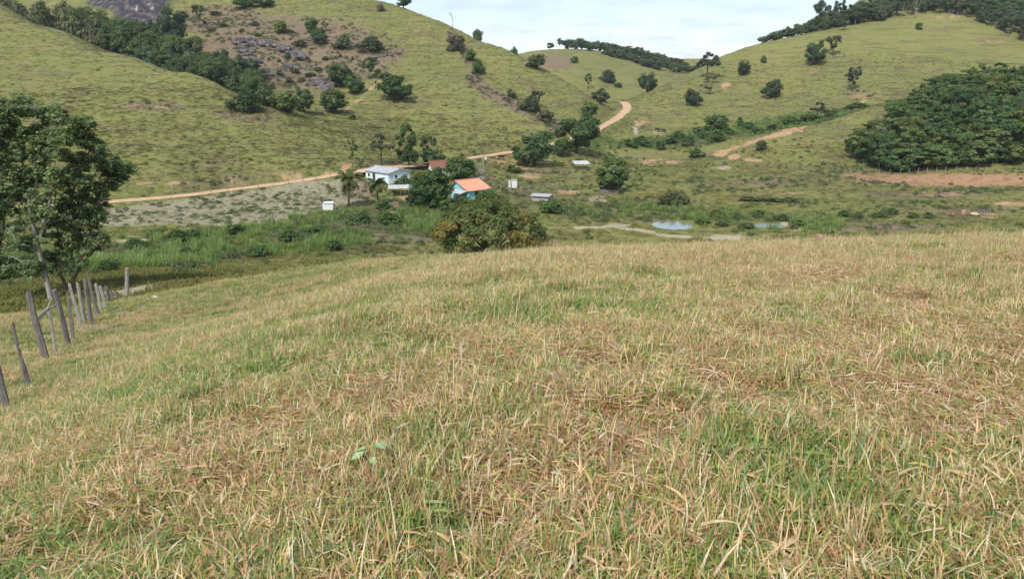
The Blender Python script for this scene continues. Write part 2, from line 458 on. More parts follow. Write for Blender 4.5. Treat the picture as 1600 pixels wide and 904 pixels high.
# ------------------------------------------------------------------ material helpers
class NT:
    def __init__(s, name, group=False):
        if group:
            s.t = bpy.data.node_groups.new(name, 'ShaderNodeTree')
        else:
            s.m = bpy.data.materials.new(name)
            s.m.use_nodes = True
            s.t = s.m.node_tree
            s.t.nodes.clear()

    def n(s, typ, **kw):
        nd = s.t.nodes.new(typ)
        for k, v in kw.items():
            if k.startswith('_'):
                setattr(nd, k[1:], v)
            else:
                key = int(k[1:]) if k[0] == 'i' and k[1:].isdigit() else k.replace('_', ' ')
                s.set(nd.inputs[key], v)
        return nd

    def set(s, sock, v):
        if isinstance(v, bpy.types.NodeSocket):
            s.t.links.new(v, sock)
        elif isinstance(v, (tuple, list)) and len(v) == 3 and sock.type == 'RGBA':
            sock.default_value = (*v, 1)
        else:
            sock.default_value = v

    def noise(s, vec, scale, detail=3, rough=0.55):
        return s.n('ShaderNodeTexNoise', Vector=vec, Scale=scale, Detail=detail, Roughness=rough).outputs['Fac']

    def ramp(s, f, a, b, lo=0.0, hi=1.0):
        nd = s.n('ShaderNodeMapRange', Value=f)
        nd.inputs[1].default_value, nd.inputs[2].default_value = a, b
        nd.inputs[3].default_value, nd.inputs[4].default_value = lo, hi
        return nd.outputs[0]

    def mix(s, f, a, b, mode='MIX'):
        nd = s.n('ShaderNodeMix', _data_type='RGBA', _blend_type=mode)
        s.set(nd.inputs[0], f); s.set(nd.inputs[6], a); s.set(nd.inputs[7], b)
        return nd.outputs[2]

    def math(s, op, a, b=0.0):
        nd = s.n('ShaderNodeMath', _operation=op)
        s.set(nd.inputs[0], a); s.set(nd.inputs[1], b)
        return nd.outputs[0]

    def attr(s, name):
        return s.n('ShaderNodeAttribute', _attribute_name=name)

    def out(s, sh):
        s.t.links.new(sh, s.n('ShaderNodeOutputMaterial').inputs['Surface'])
        return s.m

    def bsdf(s, col, rough=0.8, normal=None, **kw):
        b = s.n('ShaderNodeBsdfPrincipled', **kw)
        s.set(b.inputs['Base Color'], col); s.set(b.inputs['Roughness'], rough)
        b.inputs['Specular IOR Level'].default_value = kw.get('spec', 0.15)
        if normal is not None:
            s.set(b.inputs['Normal'], normal)
        return b.outputs[0]

    def bump(s, h, strength=0.5, dist=0.1):
        return s.n('ShaderNodeBump', Height=h, Strength=strength, Distance=dist).outputs[0]


# pasture colour from the place itself, shared by the ground sheet and the tussocks standing on it
pg = NT('pasture_colour', group=True)
pg.t.interface.new_socket('Color', in_out='OUTPUT', socket_type='NodeSocketColor')
pg.t.interface.new_socket('Height', in_out='OUTPUT', socket_type='NodeSocketFloat')
_pos = pg.n('ShaderNodeNewGeometry').outputs['Position']
_n1 = pg.noise(_pos, 0.022, 4, 0.6)
_n2 = pg.noise(_pos, 0.11, 4, 0.6)
_n3 = pg.noise(_pos, 0.85, 4, 0.65)
_mp = pg.n('ShaderNodeMapping', Vector=_pos)
_mp.inputs['Scale'].default_value = (0.05, 0.05, 0.55)
_n4 = pg.noise(_mp.outputs[0], 1.0, 3, 0.6)
_c = pg.mix(pg.ramp(_n1, 0.36, 0.64), (0.232, 0.225, 0.066), (0.182, 0.190, 0.056))
_c = pg.mix(pg.ramp(_n2, 0.50, 0.72, 0, 0.75), _c, (0.228, 0.176, 0.080))
_c = pg.mix(pg.ramp(_n2, 0.46, 0.28, 0, 0.7), _c, (0.138, 0.168, 0.048))
_c = pg.mix(pg.ramp(_n4, 0.50, 0.68, 0, 0.7), _c, (0.142, 0.122, 0.062))
_c = pg.mix(pg.ramp(_n4, 0.46, 0.30, 0, 0.35), _c, (0.215, 0.215, 0.070))
_c = pg.mix(pg.ramp(_n3, 0.35, 0.7, 0, 0.4), _c, pg.mix(1.0, _c, (0.62, 0.62, 0.58), 'MULTIPLY'))
_sz = pg.n('ShaderNodeSeparateXYZ', Vector=_pos).outputs[2]
_wv = pg.math('SINE', pg.math('ADD', pg.math('MULTIPLY', _sz, 2.7), pg.math('MULTIPLY', pg.noise(_pos, 0.05, 3, 0.6), 26.0)))
_wf = pg.math('MULTIPLY', pg.ramp(_wv, 0.6, 0.98), pg.ramp(pg.noise(_pos, 0.07, 3, 0.6), 0.44, 0.60, 0, 0.8))
_wf = pg.math('MULTIPLY', _wf, pg.ramp(_sz, -21.0, -17.0))
_c = pg.mix(_wf, _c, (0.118, 0.098, 0.050))
_go = pg.n('NodeGroupOutput')
pg.t.links.new(_c, _go.inputs[0])
pg.t.links.new(pg.math('ADD', pg.math('MULTIPLY', _n3, 0.7), pg.math('MULTIPLY', _n4, 0.6)), _go.inputs[1])


def pasture(nt):
    g = nt.t.nodes.new('ShaderNodeGroup')
    g.node_tree = pg.t
    return g


def ground_material():
    m = NT('ground')
    g = pasture(m)
    pos = m.n('ShaderNodeNewGeometry').outputs['Position']
    nA = m.noise(pos, 0.45, 5, 0.65)
    nB = m.noise(pos, 3.0, 5, 0.65)
    nC = m.noise(pos, 22.0, 4, 0.65)
    a1, a2 = m.attr('regA'), m.attr('regB')
    s1, s2 = m.n('ShaderNodeSeparateColor', Color=a1.outputs['Color']), m.n('ShaderNodeSeparateColor', Color=a2.outputs['Color'])

    def edge(f, k=0.7):
        j = m.math('MULTIPLY', m.math('SUBTRACT', m.math('MULTIPLY', m.math('ADD', nA, nB), 0.5), 0.5), k * 2.2)
        return m.ramp(m.math('ADD', f, j), 0.28, 0.62)

    soil, red, sand, rock = s1.outputs[0], s1.outputs[1], s1.outputs[2], a1.outputs['Alpha']
    brush, field, wet, dry = s2.outputs[0], s2.outputs[1], s2.outputs[2], a2.outputs['Alpha']
    c = g.outputs[0]
    wetc = m.mix(m.ramp(nA, 0.35, 0.65), (0.075, 0.125, 0.032), (0.150, 0.165, 0.055))
    c = m.mix(edge(wet), c, wetc)
    fieldc = m.mix(m.ramp(nB, 0.38, 0.62), (0.20, 0.185, 0.095), (0.345, 0.290, 0.205))
    c = m.mix(edge(field, 0.35), c, fieldc)
    brc = m.mix(m.ramp(nA, 0.35, 0.65), (0.160, 0.125, 0.080), (0.25, 0.155, 0.115))
    brc = m.mix(m.ramp(nB, 0.50, 0.66, 0, 0.8), brc, (0.10, 0.085, 0.070))
    c = m.mix(m.math('MULTIPLY', edge(brush), 0.85), c, brc)
    dryc = m.mix(m.ramp(nB, 0.38, 0.62), (0.32, 0.245, 0.135), (0.20, 0.14, 0.08))
    dryc = m.mix(m.ramp(nC, 0.45, 0.7), dryc, (0.44, 0.35, 0.215))
    dryc = m.mix(m.ramp(nA, 0.52, 0.68, 0, 0.7), dryc, (0.16, 0.185, 0.06))
    c = m.mix(edge(dry, 0.4), c, dryc)
    soc = m.mix(m.ramp(nA, 0.35, 0.65), (0.53, 0.330, 0.195), (0.40, 0.225, 0.125))
    c = m.mix(m.math('MULTIPLY', edge(soil, 1.5), 0.85), c, soc)
    rec = m.mix(m.ramp(nA, 0.35, 0.65), (0.42, 0.225, 0.135), (0.31, 0.19, 0.105))
    c = m.mix(m.math('MULTIPLY', edge(red, 0.7), 0.92), c, rec)
    sac = m.mix(m.ramp(nB, 0.35, 0.65), (0.50, 0.42, 0.31), (0.36, 0.285, 0.195))
    c = m.mix(m.math('MULTIPLY', edge(sand, 1.3), 0.8), c, sac)
    mp = m.n('ShaderNodeMapping', Vector=pos)
    mp.inputs['Scale'].default_value = (1.0, 1.0, 0.10)
    nR = m.noise(mp.outputs[0], 0.35, 4, 0.6)
    roc = m.mix(m.ramp(nR, 0.46, 0.64), (0.048, 0.042, 0.052), (0.14, 0.115, 0.115))
    roc = m.mix(m.ramp(nR, 0.64, 0.70), roc, (0.42, 0.34, 0.27))
    c = m.mix(edge(rock, 0.9), c, roc)
    hgt = m.math('ADD', g.outputs[1], m.math('MULTIPLY', nC, 0.1))
    return m.out(m.bsdf(c, 0.95, m.bump(hgt, 0.55, 0.5)))


def simple(name, col, rough=0.8, var=0.25, scale=4.0, spec=0.15, bump=0.0, detail=4):
    m = NT(name)
    pos = m.n('ShaderNodeTexCoord').outputs['Object']
    f = m.noise(pos, scale, detail, 0.6)
    c2 = tuple(x * (1 - var) for x in col)
    c1 = tuple(min(1, x * (1 + var * 0.6)) for x in col)
    c = m.mix(m.ramp(f, 0.3, 0.7), c1, c2)
    nr = m.bump(f, bump, 0.02) if bump else None
    return m.out(m.bsdf(c, rough, nr, spec=spec) if False else m.bsdf(c, rough, nr))


def leaf_material(name, trans=0.42):
    m = NT(name)
    a = m.attr('Col')
    oi = m.n('ShaderNodeObjectInfo')
    c = m.mix(1.0, a.outputs['Color'], oi.outputs['Color'], 'MULTIPLY')
    d = m.n('ShaderNodeBsdfDiffuse', Color=c)
    t = m.n('ShaderNodeBsdfTranslucent', Color=m.mix(0.35, c, (0.20, 0.26, 0.03)))
    gl = m.n('ShaderNodeBsdfGlossy', Color=(0.9, 0.95, 1.0), Roughness=0.55)
    s1 = m.n('ShaderNodeMixShader', Fac=trans, i1=d.outputs[0], i2=t.outputs[0])
    s2 = m.n('ShaderNodeMixShader', Fac=0.012, i1=s1.outputs[0], i2=gl.outputs[0])
    return m.out(s2.outputs[0])


def blade_material(name, trans=0.42):
    m = NT(name)
    a = m.attr('Col')
    pos = m.n('ShaderNodeNewGeometry').outputs['Position']
    f = m.noise(pos, 0.7, 3, 0.6)
    rnd = m.n('ShaderNodeObjectInfo').outputs['Random']
    c = m.mix(m.ramp(f, 0.35, 0.68, 0, 0.45), a.outputs['Color'], m.mix(1.0, a.outputs['Color'], (0.72, 0.80, 0.66), 'MULTIPLY'))
    c = m.mix(m.ramp(rnd, 0.0, 0.3, 0.75, 0.0), c, m.mix(1.0, c, (0.78, 0.60, 0.50), 'MULTIPLY'))
    c = m.mix(m.ramp(rnd, 0.8, 1.0, 0.0, 0.8), c, m.mix(1.0, c, (1.22, 1.2, 1.15), 'MULTIPLY'))
    d = m.n('ShaderNodeBsdfDiffuse', Color=c)
    t = m.n('ShaderNodeBsdfTranslucent', Color=c)
    gl = m.n('ShaderNodeBsdfGlossy', Color=(1, 1, 1), Roughness=0.5)
    s1 = m.n('ShaderNodeMixShader', Fac=trans, i1=d.outputs[0], i2=t.outputs[0])
    s2 = m.n('ShaderNodeMixShader', Fac=0.03, i1=s1.outputs[0], i2=gl.outputs[0])
    return m.out(s2.outputs[0])


def tussock_material():
    m = NT('pasture_tussock')
    g = pasture(m)
    a = m.attr('Col')
    c = m.mix(1.0, g.outputs[0], a.outputs['Color'], 'MULTIPLY')
    d = m.n('ShaderNodeBsdfDiffuse', Color=c)
    t = m.n('ShaderNodeBsdfTranslucent', Color=c)
    return m.out(m.n('ShaderNodeMixShader', Fac=0.3, i1=d.outputs[0], i2=t.outputs[0]).outputs[0])


def bark_material(name, col):
    m = NT(name)
    pos = m.n('ShaderNodeTexCoord').outputs['Object']
    mp = m.n('ShaderNodeMapping', Vector=pos)
    mp.inputs['Scale'].default_value = (6, 6, 1.2)
    f = m.noise(mp.outputs[0], 3.0, 5, 0.65)
    c = m.mix(m.ramp(f, 0.35, 0.65), tuple(x * 0.55 for x in col), col)
    return m.out(m.bsdf(c, 0.9, m.bump(f, 0.6, 0.03)))


def water_material(name, col, rough=0.06):
    m = NT(name)
    pos = m.n('ShaderNodeNewGeometry').outputs['Position']
    f = m.noise(pos, 3.0, 3, 0.6)
    b = m.n('ShaderNodeBsdfPrincipled')
    m.set(b.inputs['Base Color'], col)
    b.inputs['Roughness'].default_value = rough
    b.inputs['Specular IOR Level'].default_value = 1.0
    b.inputs['IOR'].default_value = 1.75
    m.set(b.inputs['Normal'], m.bump(f, 0.10, 0.02))
    return m.out(b.outputs[0])


M_GROUND = ground_material()
M_LEAF = leaf_material('foliage')
M_BLADE = blade_material('grass_blade')
M_TUSS = tussock_material()
M_BARK = bark_material('bark_brown', (0.16, 0.125, 0.095))
M_BARKP = bark_material('bark_pale', (0.40, 0.37, 0.33))
M_WOOD = bark_material('weathered_wood', (0.23, 0.20, 0.185))
M_WOODP = bark_material('pale_wood', (0.40, 0.365, 0.32))
M_WIRE = simple('rusty_wire', (0.20, 0.16, 0.13), 0.6)

# ------------------------------------------------------------------ mesh helpers
class MB:
    def __init__(s):
        s.v, s.f, s.c = [], [], []

    def face_add(s, vs, fs, col=None):
        b = len(s.v)
        s.v.extend(vs)
        s.f.extend([tuple(i + b for i in f) for f in fs])
        s.c.extend([col or (1, 1, 1)] * len(vs))
        return s

    def box(s, c, d, rz=0.0, col=None):
        x, y, z = d[0] / 2, d[1] / 2, d[2] / 2
        ca, sa = math.cos(rz), math.sin(rz)
        vs = []
        for i, j, k in ((-1, -1, -1), (1, -1, -1), (1, 1, -1), (-1, 1, -1), (-1, -1, 1), (1, -1, 1), (1, 1, 1), (-1, 1, 1)):
            px_, py_ = i * x, j * y
            vs.append((c[0] + px_ * ca - py_ * sa, c[1] + px_ * sa + py_ * ca, c[2] + k * z))
        return s.face_add(vs, [(0, 3, 2, 1), (4, 5, 6, 7), (0, 1, 5, 4), (1, 2, 6, 5), (2, 3, 7, 6), (3, 0, 4, 7)], col)

    def tube(s, path, rad, n=6, col=None, cap=True, rough=0.0):
        P = [Vector(p) for p in path]
        vs, fs = [], []
        up = Vector((0.31, 0.17, 0.93))
        for i, p in enumerate(P):
            d = (P[min(i + 1, len(P) - 1)] - P[max(i - 1, 0)]).normalized()
            a = d.cross(Vector((1, 0, 0)) if abs(d.x) < 0.8 else Vector((0, 1, 0))).normalized()
            b = d.cross(a).normalized()
            for k in range(n):
                t = 2 * math.pi * k / n
                r = rad[i] * (1 + (random.random() - 0.5) * rough)
                q = p + (a * math.cos(t) + b * math.sin(t)) * r
                vs.append((q.x, q.y, q.z))
        for i in range(len(P) - 1):
            for k in range(n):
                fs.append((i * n + k, i * n + (k + 1) % n, (i + 1) * n + (k + 1) % n, (i + 1) * n + k))
        if cap:
            fs.append(tuple(range(n - 1, -1, -1)))
            fs.append(tuple((len(P) - 1) * n + k for k in range(n)))
        return s.face_add(vs, fs, col)

    def mesh(s, name, mat, smooth=False, colors=False):
        me = bpy.data.meshes.new(name)
        me.from_pydata(s.v, [], s.f)
        if colors:
            a = me.color_attributes.new('Col', 'FLOAT_COLOR', 'POINT')
            arr = np.ones((len(s.v), 4), np.float32)
            arr[:, :3] = np.array(s.c)
            a.data.foreach_set('color', arr.ravel())
        if smooth:
            me.polygons.foreach_set('use_smooth', [True] * len(me.polygons))
        me.materials.append(mat)
        me.update()
        return me

    def build(s, name, mat, parent=None, smooth=False, colors=False):
        return link(name, s.mesh(name, mat, smooth, colors), parent)


def link(name, data, parent=None):
    o = bpy.data.objects.new(name, data)
    COL.objects.link(o)
    o.parent = parent
    return o


def quads_mesh(name, V, C, mat, smooth=False):
    """V: (n,4,3) quads, C: (n,3) colour of each quad"""
    k = len(V)
    me = bpy.data.meshes.new(name)
    me.vertices.add(4 * k)
    me.vertices.foreach_set('co', V.reshape(-1).astype(np.float32))
    me.loops.add(4 * k)
    me.loops.foreach_set('vertex_index', np.arange(4 * k, dtype=np.int32))
    me.polygons.add(k)
    me.polygons.foreach_set('loop_start', np.arange(0, 4 * k, 4, dtype=np.int32))
    a = me.color_attributes.new('Col', 'FLOAT_COLOR', 'POINT')
    cc = np.ones((k, 4, 4), np.float32)
    cc[:, :, :3] = C[:, None, :]
    a.data.foreach_set('color', cc.ravel())
    me.materials.append(mat)
    me.update(calc_edges=True)
    return me


def tag(o, label=None, cat=None, group=None, kind=None):
    for k, v in (('label', label), ('category', cat), ('group', group), ('kind', kind)):
        if v:
            o[k] = v
    return o


def thing(name, label, cat, loc, rz=0.0, group=None, scale=None):
    o = bpy.data.objects.new(name, None)
    COL.objects.link(o)
    o.location = loc
    o.rotation_euler = (0, 0, rz)
    if scale is not None:
        o.scale = scale
    o.empty_display_size = 0.2
    return tag(o, label, cat, group)


# ------------------------------------------------------------------ ground object
def build_ground():
    nt, nr = gX.shape
    V = np.stack([gX, gY, gZ], -1).reshape(-1, 3)
    idx = np.arange(nt * nr, dtype=np.int32).reshape(nt, nr)
    q = np.stack([idx[:-1, :-1], idx[1:, :-1], idx[1:, 1:], idx[:-1, 1:]], -1).reshape(-1, 4)
    me = bpy.data.meshes.new('ground')
    me.vertices.add(len(V) + 1)
    V = np.vstack([V, [[0, 0, float(gZ[:, 0].mean())]]])
    me.vertices.foreach_set('co', V.astype(np.float32).ravel())
    fan = np.stack([np.full(nt - 1, len(V) - 1), idx[1:, 0], idx[:-1, 0]], -1).astype(np.int32)
    loops = np.concatenate([q[:, ::-1].ravel(), fan.ravel()]).astype(np.int32)
    starts = np.concatenate([np.arange(len(q)) * 4, len(q) * 4 + np.arange(len(fan)) * 3]).astype(np.int32)
    me.loops.add(len(loops))
    me.loops.foreach_set('vertex_index', loops)
    me.polygons.add(len(starts))
    me.polygons.foreach_set('loop_start', starts)
    for nm, ms in (('regA', MASKS[:4]), ('regB', MASKS[4:])):
        a = me.color_attributes.new(nm, 'FLOAT_COLOR', 'POINT')
        arr = np.zeros((len(V), 4), np.float32)
        arr[:-1] = np.stack(ms, -1).reshape(-1, 4)
        a.data.foreach_set('color', arr.ravel())
    me.materials.append(M_GROUND)
    me.polygons.foreach_set('use_smooth', np.ones(len(starts), bool))
    me.update(calc_edges=True)
    me.validate()
    return tag(link('terrain', me), 'grassy valley floor and hillsides with bare patches', 'ground', kind='structure')


build_ground()

# ------------------------------------------------------------------ dirt road
def build_road():
    wv = [-2.3, -1.55, -1.1, -0.7, 0.0, 0.7, 1.1, 1.55, 2.3]
    dz = [-0.22, 0.05, 0.03, 0.07, 0.09, 0.07, 0.03, 0.05, -0.22]
    T = np.gradient(RC, axis=0)
    T /= np.linalg.norm(T, axis=1)[:, None]
    Nn = np.stack([T[:, 1], -T[:, 0]], -1)
    vs, fs = [], []
    for i in range(len(RC)):
        for k, w in enumerate(wv):
            j = w + (random.random() - 0.5) * (1.1 if abs(w) > 1.7 else 0.1)
            x, y = RC[i] + Nn[i] * j
            vs.append((x, y, max(RZ[i], float(H(x, y))) + 0.06 + dz[k]))
    m = len(wv)
    for i in range(len(RC) - 1):
        for k in range(m - 1):
            fs.append((i * m + k, i * m + k + 1, (i + 1) * m + k + 1, (i + 1) * m + k))
    nt = NT('dirt_road')
    pos = nt.n('ShaderNodeNewGeometry').outputs['Position']
    f1, f2 = nt.noise(pos, 0.35, 5, 0.6), nt.noise(pos, 2.5, 4, 0.6)
    c = nt.mix(nt.ramp(f1, 0.35, 0.65), (0.56, 0.375, 0.235), (0.47, 0.285, 0.165))
    c = nt.mix(nt.ramp(f2, 0.5, 0.7, 0, 0.5), c, (0.66, 0.50, 0.36))
    mat = nt.out(nt.bsdf(c, 0.95, nt.bump(f2, 0.4, 0.1)))
    o = MB().face_add(vs, fs).build('dirt_road', mat, smooth=True)
    tag(o, 'pale orange dirt road running through the valley', 'road', kind='structure')


build_road()

# ------------------------------------------------------------------ ponds
W_CLEAR = water_material('pond_water', (0.20, 0.19, 0.165))
W_GREEN = water_material('green_pond_water', (0.16, 0.20, 0.14), 0.45)
for c, hw, hd, nm in PONDS:
    mb = MB()
    ring = []
    for k in range(40):
        t = 2 * math.pi * k / 40
        j = 1.05 + 0.10 * math.sin(3 * t + c.x) + 0.06 * math.sin(5 * t)
        ring.append((c.x + hw * j * math.cos(t), c.y + hd * j * math.sin(t), c.z - 0.12))
    mb.face_add([(c.x, c.y, c.z - 0.12)] + ring, [(0, 1 + k, 1 + (k + 1) % 40) for k in range(40)])
    o = mb.build('pond', W_GREEN if nm == 'green' else W_CLEAR)
    tag(o, {'near': 'small pond mirroring the pale sky beside pale sand', 'green': 'murky green pool among low weeds', 'far': 'far pond by the road pass'}[nm], 'pond', kind='structure')

# ------------------------------------------------------------------ grass: tuft meshes instanced on surveyed points (one uncountable mass each)
def pick(pal, k, g):
    return np.array(pal)[g.integers(0, len(pal), k)]


STRAW = [(0.58, 0.42, 0.24), (0.54, 0.345, 0.17), (0.50, 0.28, 0.13), (0.68, 0.55, 0.37), (0.40, 0.205, 0.095), (0.60, 0.39, 0.18), (0.48, 0.33, 0.18), (0.62, 0.49, 0.31)]
GREEN = [(0.15, 0.235, 0.045), (0.20, 0.27, 0.055), (0.10, 0.19, 0.050), (0.25, 0.295, 0.070), (0.125, 0.22, 0.06)]
LIME = [(0.26, 0.31, 0.07), (0.35, 0.355, 0.09), (0.45, 0.41, 0.14)]


def blades(seed, k, spread, hmin, hmax, wmin, wmax, lean, curl, pals, lying=0.0, segs=3):
    """k bent blades -> quads and colours; lean: how far they tilt, lying: share pressed to the ground"""
    g = np.random.default_rng(seed)
    a0 = g.uniform(0, 2 * np.pi, k)
    rr = spread * np.sqrt(g.uniform(0, 1, k))
    base = np.stack([rr * np.cos(a0), rr * np.sin(a0), np.full(k, -0.015)], -1)
    L = g.uniform(hmin, hmax, k)
    L = L * np.where(g.uniform(0, 1, k) < 0.35, 0.6, 1.0)
    Wd = g.uniform(wmin, wmax, k)
    az = g.uniform(0, 2 * np.pi, k)
    el = np.clip(np.pi / 2 - np.abs(g.normal(0, lean, k)), 0.15, 1.57)
    ly = g.uniform(0, 1, k) < lying
    el = np.where(ly, g.uniform(-0.02, 0.3, k), el)
    base[:, 2] = np.where(ly, g.uniform(0.0, 0.06, k), base[:, 2])
    cu = g.uniform(0.3, 1.0, k) * curl
    side = np.stack([-np.sin(az), np.cos(az), np.zeros(k)], -1)
    tw = g.uniform(-0.6, 0.6, k)
    side = side * np.cos(tw)[:, None] + np.array([0, 0, 1.0]) * np.sin(tw)[:, None]
    p = base.copy()
    prevL = p - side * (Wd / 2)[:, None]; prevR = p + side * (Wd / 2)[:, None]
    V = []
    for sgi in range(segs):
        f = (sgi + 1) / segs
        e2 = el - cu * f * f * np.where(ly, 0.55, 1.0)
        d = np.stack([np.cos(e2) * np.cos(az), np.cos(e2) * np.sin(az), np.sin(e2)], -1)
        p = p + d * (L / segs)[:, None]
        wd = Wd * (1 - 0.92 * f ** 1.6)
        nl = p - side * (wd / 2)[:, None]; nr = p + side * (wd / 2)[:, None]
        V.append(np.stack([prevL, prevR, nr, nl], 1))
        prevL, prevR = nl, nr
    nd = len(pals)
    which = g.choice(nd, k, p=[q[1] for q in pals])
    C = np.zeros((k, 3))
    for i, (pal, _) in enumerate(pals):
        mki = which == i
        C[mki] = pick(pal, int(mki.sum()), g)
    C = np.minimum(C * g.uniform(0.92, 1.42, (k, 1)), 0.85)
    # blade colour steps from slightly darker at the foot to paler at the tip
    Cs = [np.clip(C * (0.92 + 0.12 * s_), 0, 1) for s_ in range(segs)]
    return np.concatenate(V), np.concatenate(Cs)


def tuft_coll(name, metas, mat):
    """metas: list of (V, C)"""
    c = bpy.data.collections.new(name)
    for i, (V, C) in enumerate(metas):
        me = quads_mesh('%s_%02d' % (name, i), V, C, mat)
        c.objects.link(bpy.data.objects.new('%s_%02d' % (name, i), me))
    return c


def scatter(name, coll, P, rot, scl, idx, label, cat):
    me = bpy.data.meshes.new(name)
    me.vertices.add(len(P))
    me.vertices.foreach_set('co', np.asarray(P, np.float32).ravel())
    for nm, typ, dat, key in (('rot', 'FLOAT_VECTOR', rot, 'vector'), ('scl', 'FLOAT_VECTOR', scl, 'vector'), ('idx', 'INT', idx, 'value')):
        a = me.attributes.new(nm, typ, 'POINT')
        a.data.foreach_set(key, np.asarray(dat, np.int32 if typ == 'INT' else np.float32).ravel())
    ng = bpy.data.node_groups.new(name + '_nodes', 'GeometryNodeTree')
    ng.interface.new_socket('Geometry', in_out='INPUT', socket_type='NodeSocketGeometry')
    ng.interface.new_socket('Geometry', in_out='OUTPUT', socket_type='NodeSocketGeometry')
    N, L = ng.nodes, ng.links
    gi, go = N.new('NodeGroupInput'), N.new('NodeGroupOutput')
    ci = N.new('GeometryNodeCollectionInfo')
    ci.inputs['Collection'].default_value = coll
    ci.inputs['Separate Children'].default_value = True
    ci.inputs['Reset Children'].default_value = True
    ip = N.new('GeometryNodeInstanceOnPoints')
    ip.inputs['Pick Instance'].default_value = True

    def named(nm, typ):
        q = N.new('GeometryNodeInputNamedAttribute')
        q.data_type = typ
        q.inputs['Name'].default_value = nm
        return q.outputs['Attribute']
    er = N.new('FunctionNodeEulerToRotation')
    L.new(named('rot', 'FLOAT_VECTOR'), er.inputs[0])
    L.new(er.outputs[0], ip.inputs['Rotation'])
    L.new(named('scl', 'FLOAT_VECTOR'), ip.inputs['Scale'])
    L.new(named('idx', 'INT'), ip.inputs['Instance Index'])
    L.new(gi.outputs[0], ip.inputs['Points'])
    L.new(ci.outputs[0], ip.inputs['Instance'])
    L.new(ip.outputs[0], go.inputs[0])
    o = link(name, me)
    md = o.modifiers.new('scatter', 'NODES')
    md.node_group = ng
    return tag(o, label, cat, kind='stuff')


def sector(nn, r0, r1, half, g, power=1.0):
    """random ground positions in a sector ahead; power 1 = even over the ground, <1 = denser close by"""
    uu = g.uniform(0, 1, nn)
    if power == 1.0:
        r = np.sqrt(r0 ** 2 + uu * (r1 ** 2 - r0 ** 2))
    else:
        r = r0 * (r1 / r0) ** uu
    th = g.uniform(-half, half, nn) * d2r
    return r * np.sin(th), r * np.cos(th), r


TUFTS = []
for i in range(4):     # 0-3 dry upright
    TUFTS.append(blades(100 + i, 46, 0.11, 0.05, 0.17, 0.005, 0.013, 0.65, 1.2, [(STRAW, 0.64), (LIME, 0.20), (GREEN, 0.16)], 0.25))
for i in range(3):     # 4-6 dry matted
    TUFTS.append(blades(120 + i, 50, 0.15, 0.05, 0.17, 0.005, 0.012, 0.9, 1.0, [(STRAW, 0.86), (LIME, 0.10), (GREEN, 0.04)], 0.6))
for i in range(4):     # 7-10 green broad
    TUFTS.append(blades(140 + i, 34, 0.11, 0.05, 0.17, 0.007, 0.016, 0.7, 1.0, [(GREEN, 0.74), (LIME, 0.14), (STRAW, 0.12)], 0.1))
for i in range(3):     # 11-13 mixed
    TUFTS.append(blades(160 + i, 44, 0.12, 0.05, 0.17, 0.005, 0.013, 0.7, 1.1, [(STRAW, 0.44), (GREEN, 0.34), (LIME, 0.22)], 0.3))
for i in range(2):     # 14-15 tall dry stalks
    TUFTS.append(blades(180 + i, 14, 0.07, 0.18, 0.34, 0.004, 0.009, 0.4, 0.9, [(STRAW, 0.85), (LIME, 0.15)], 0.05))
C_TUFT = tuft_coll('grass_tuft', TUFTS, M_BLADE)


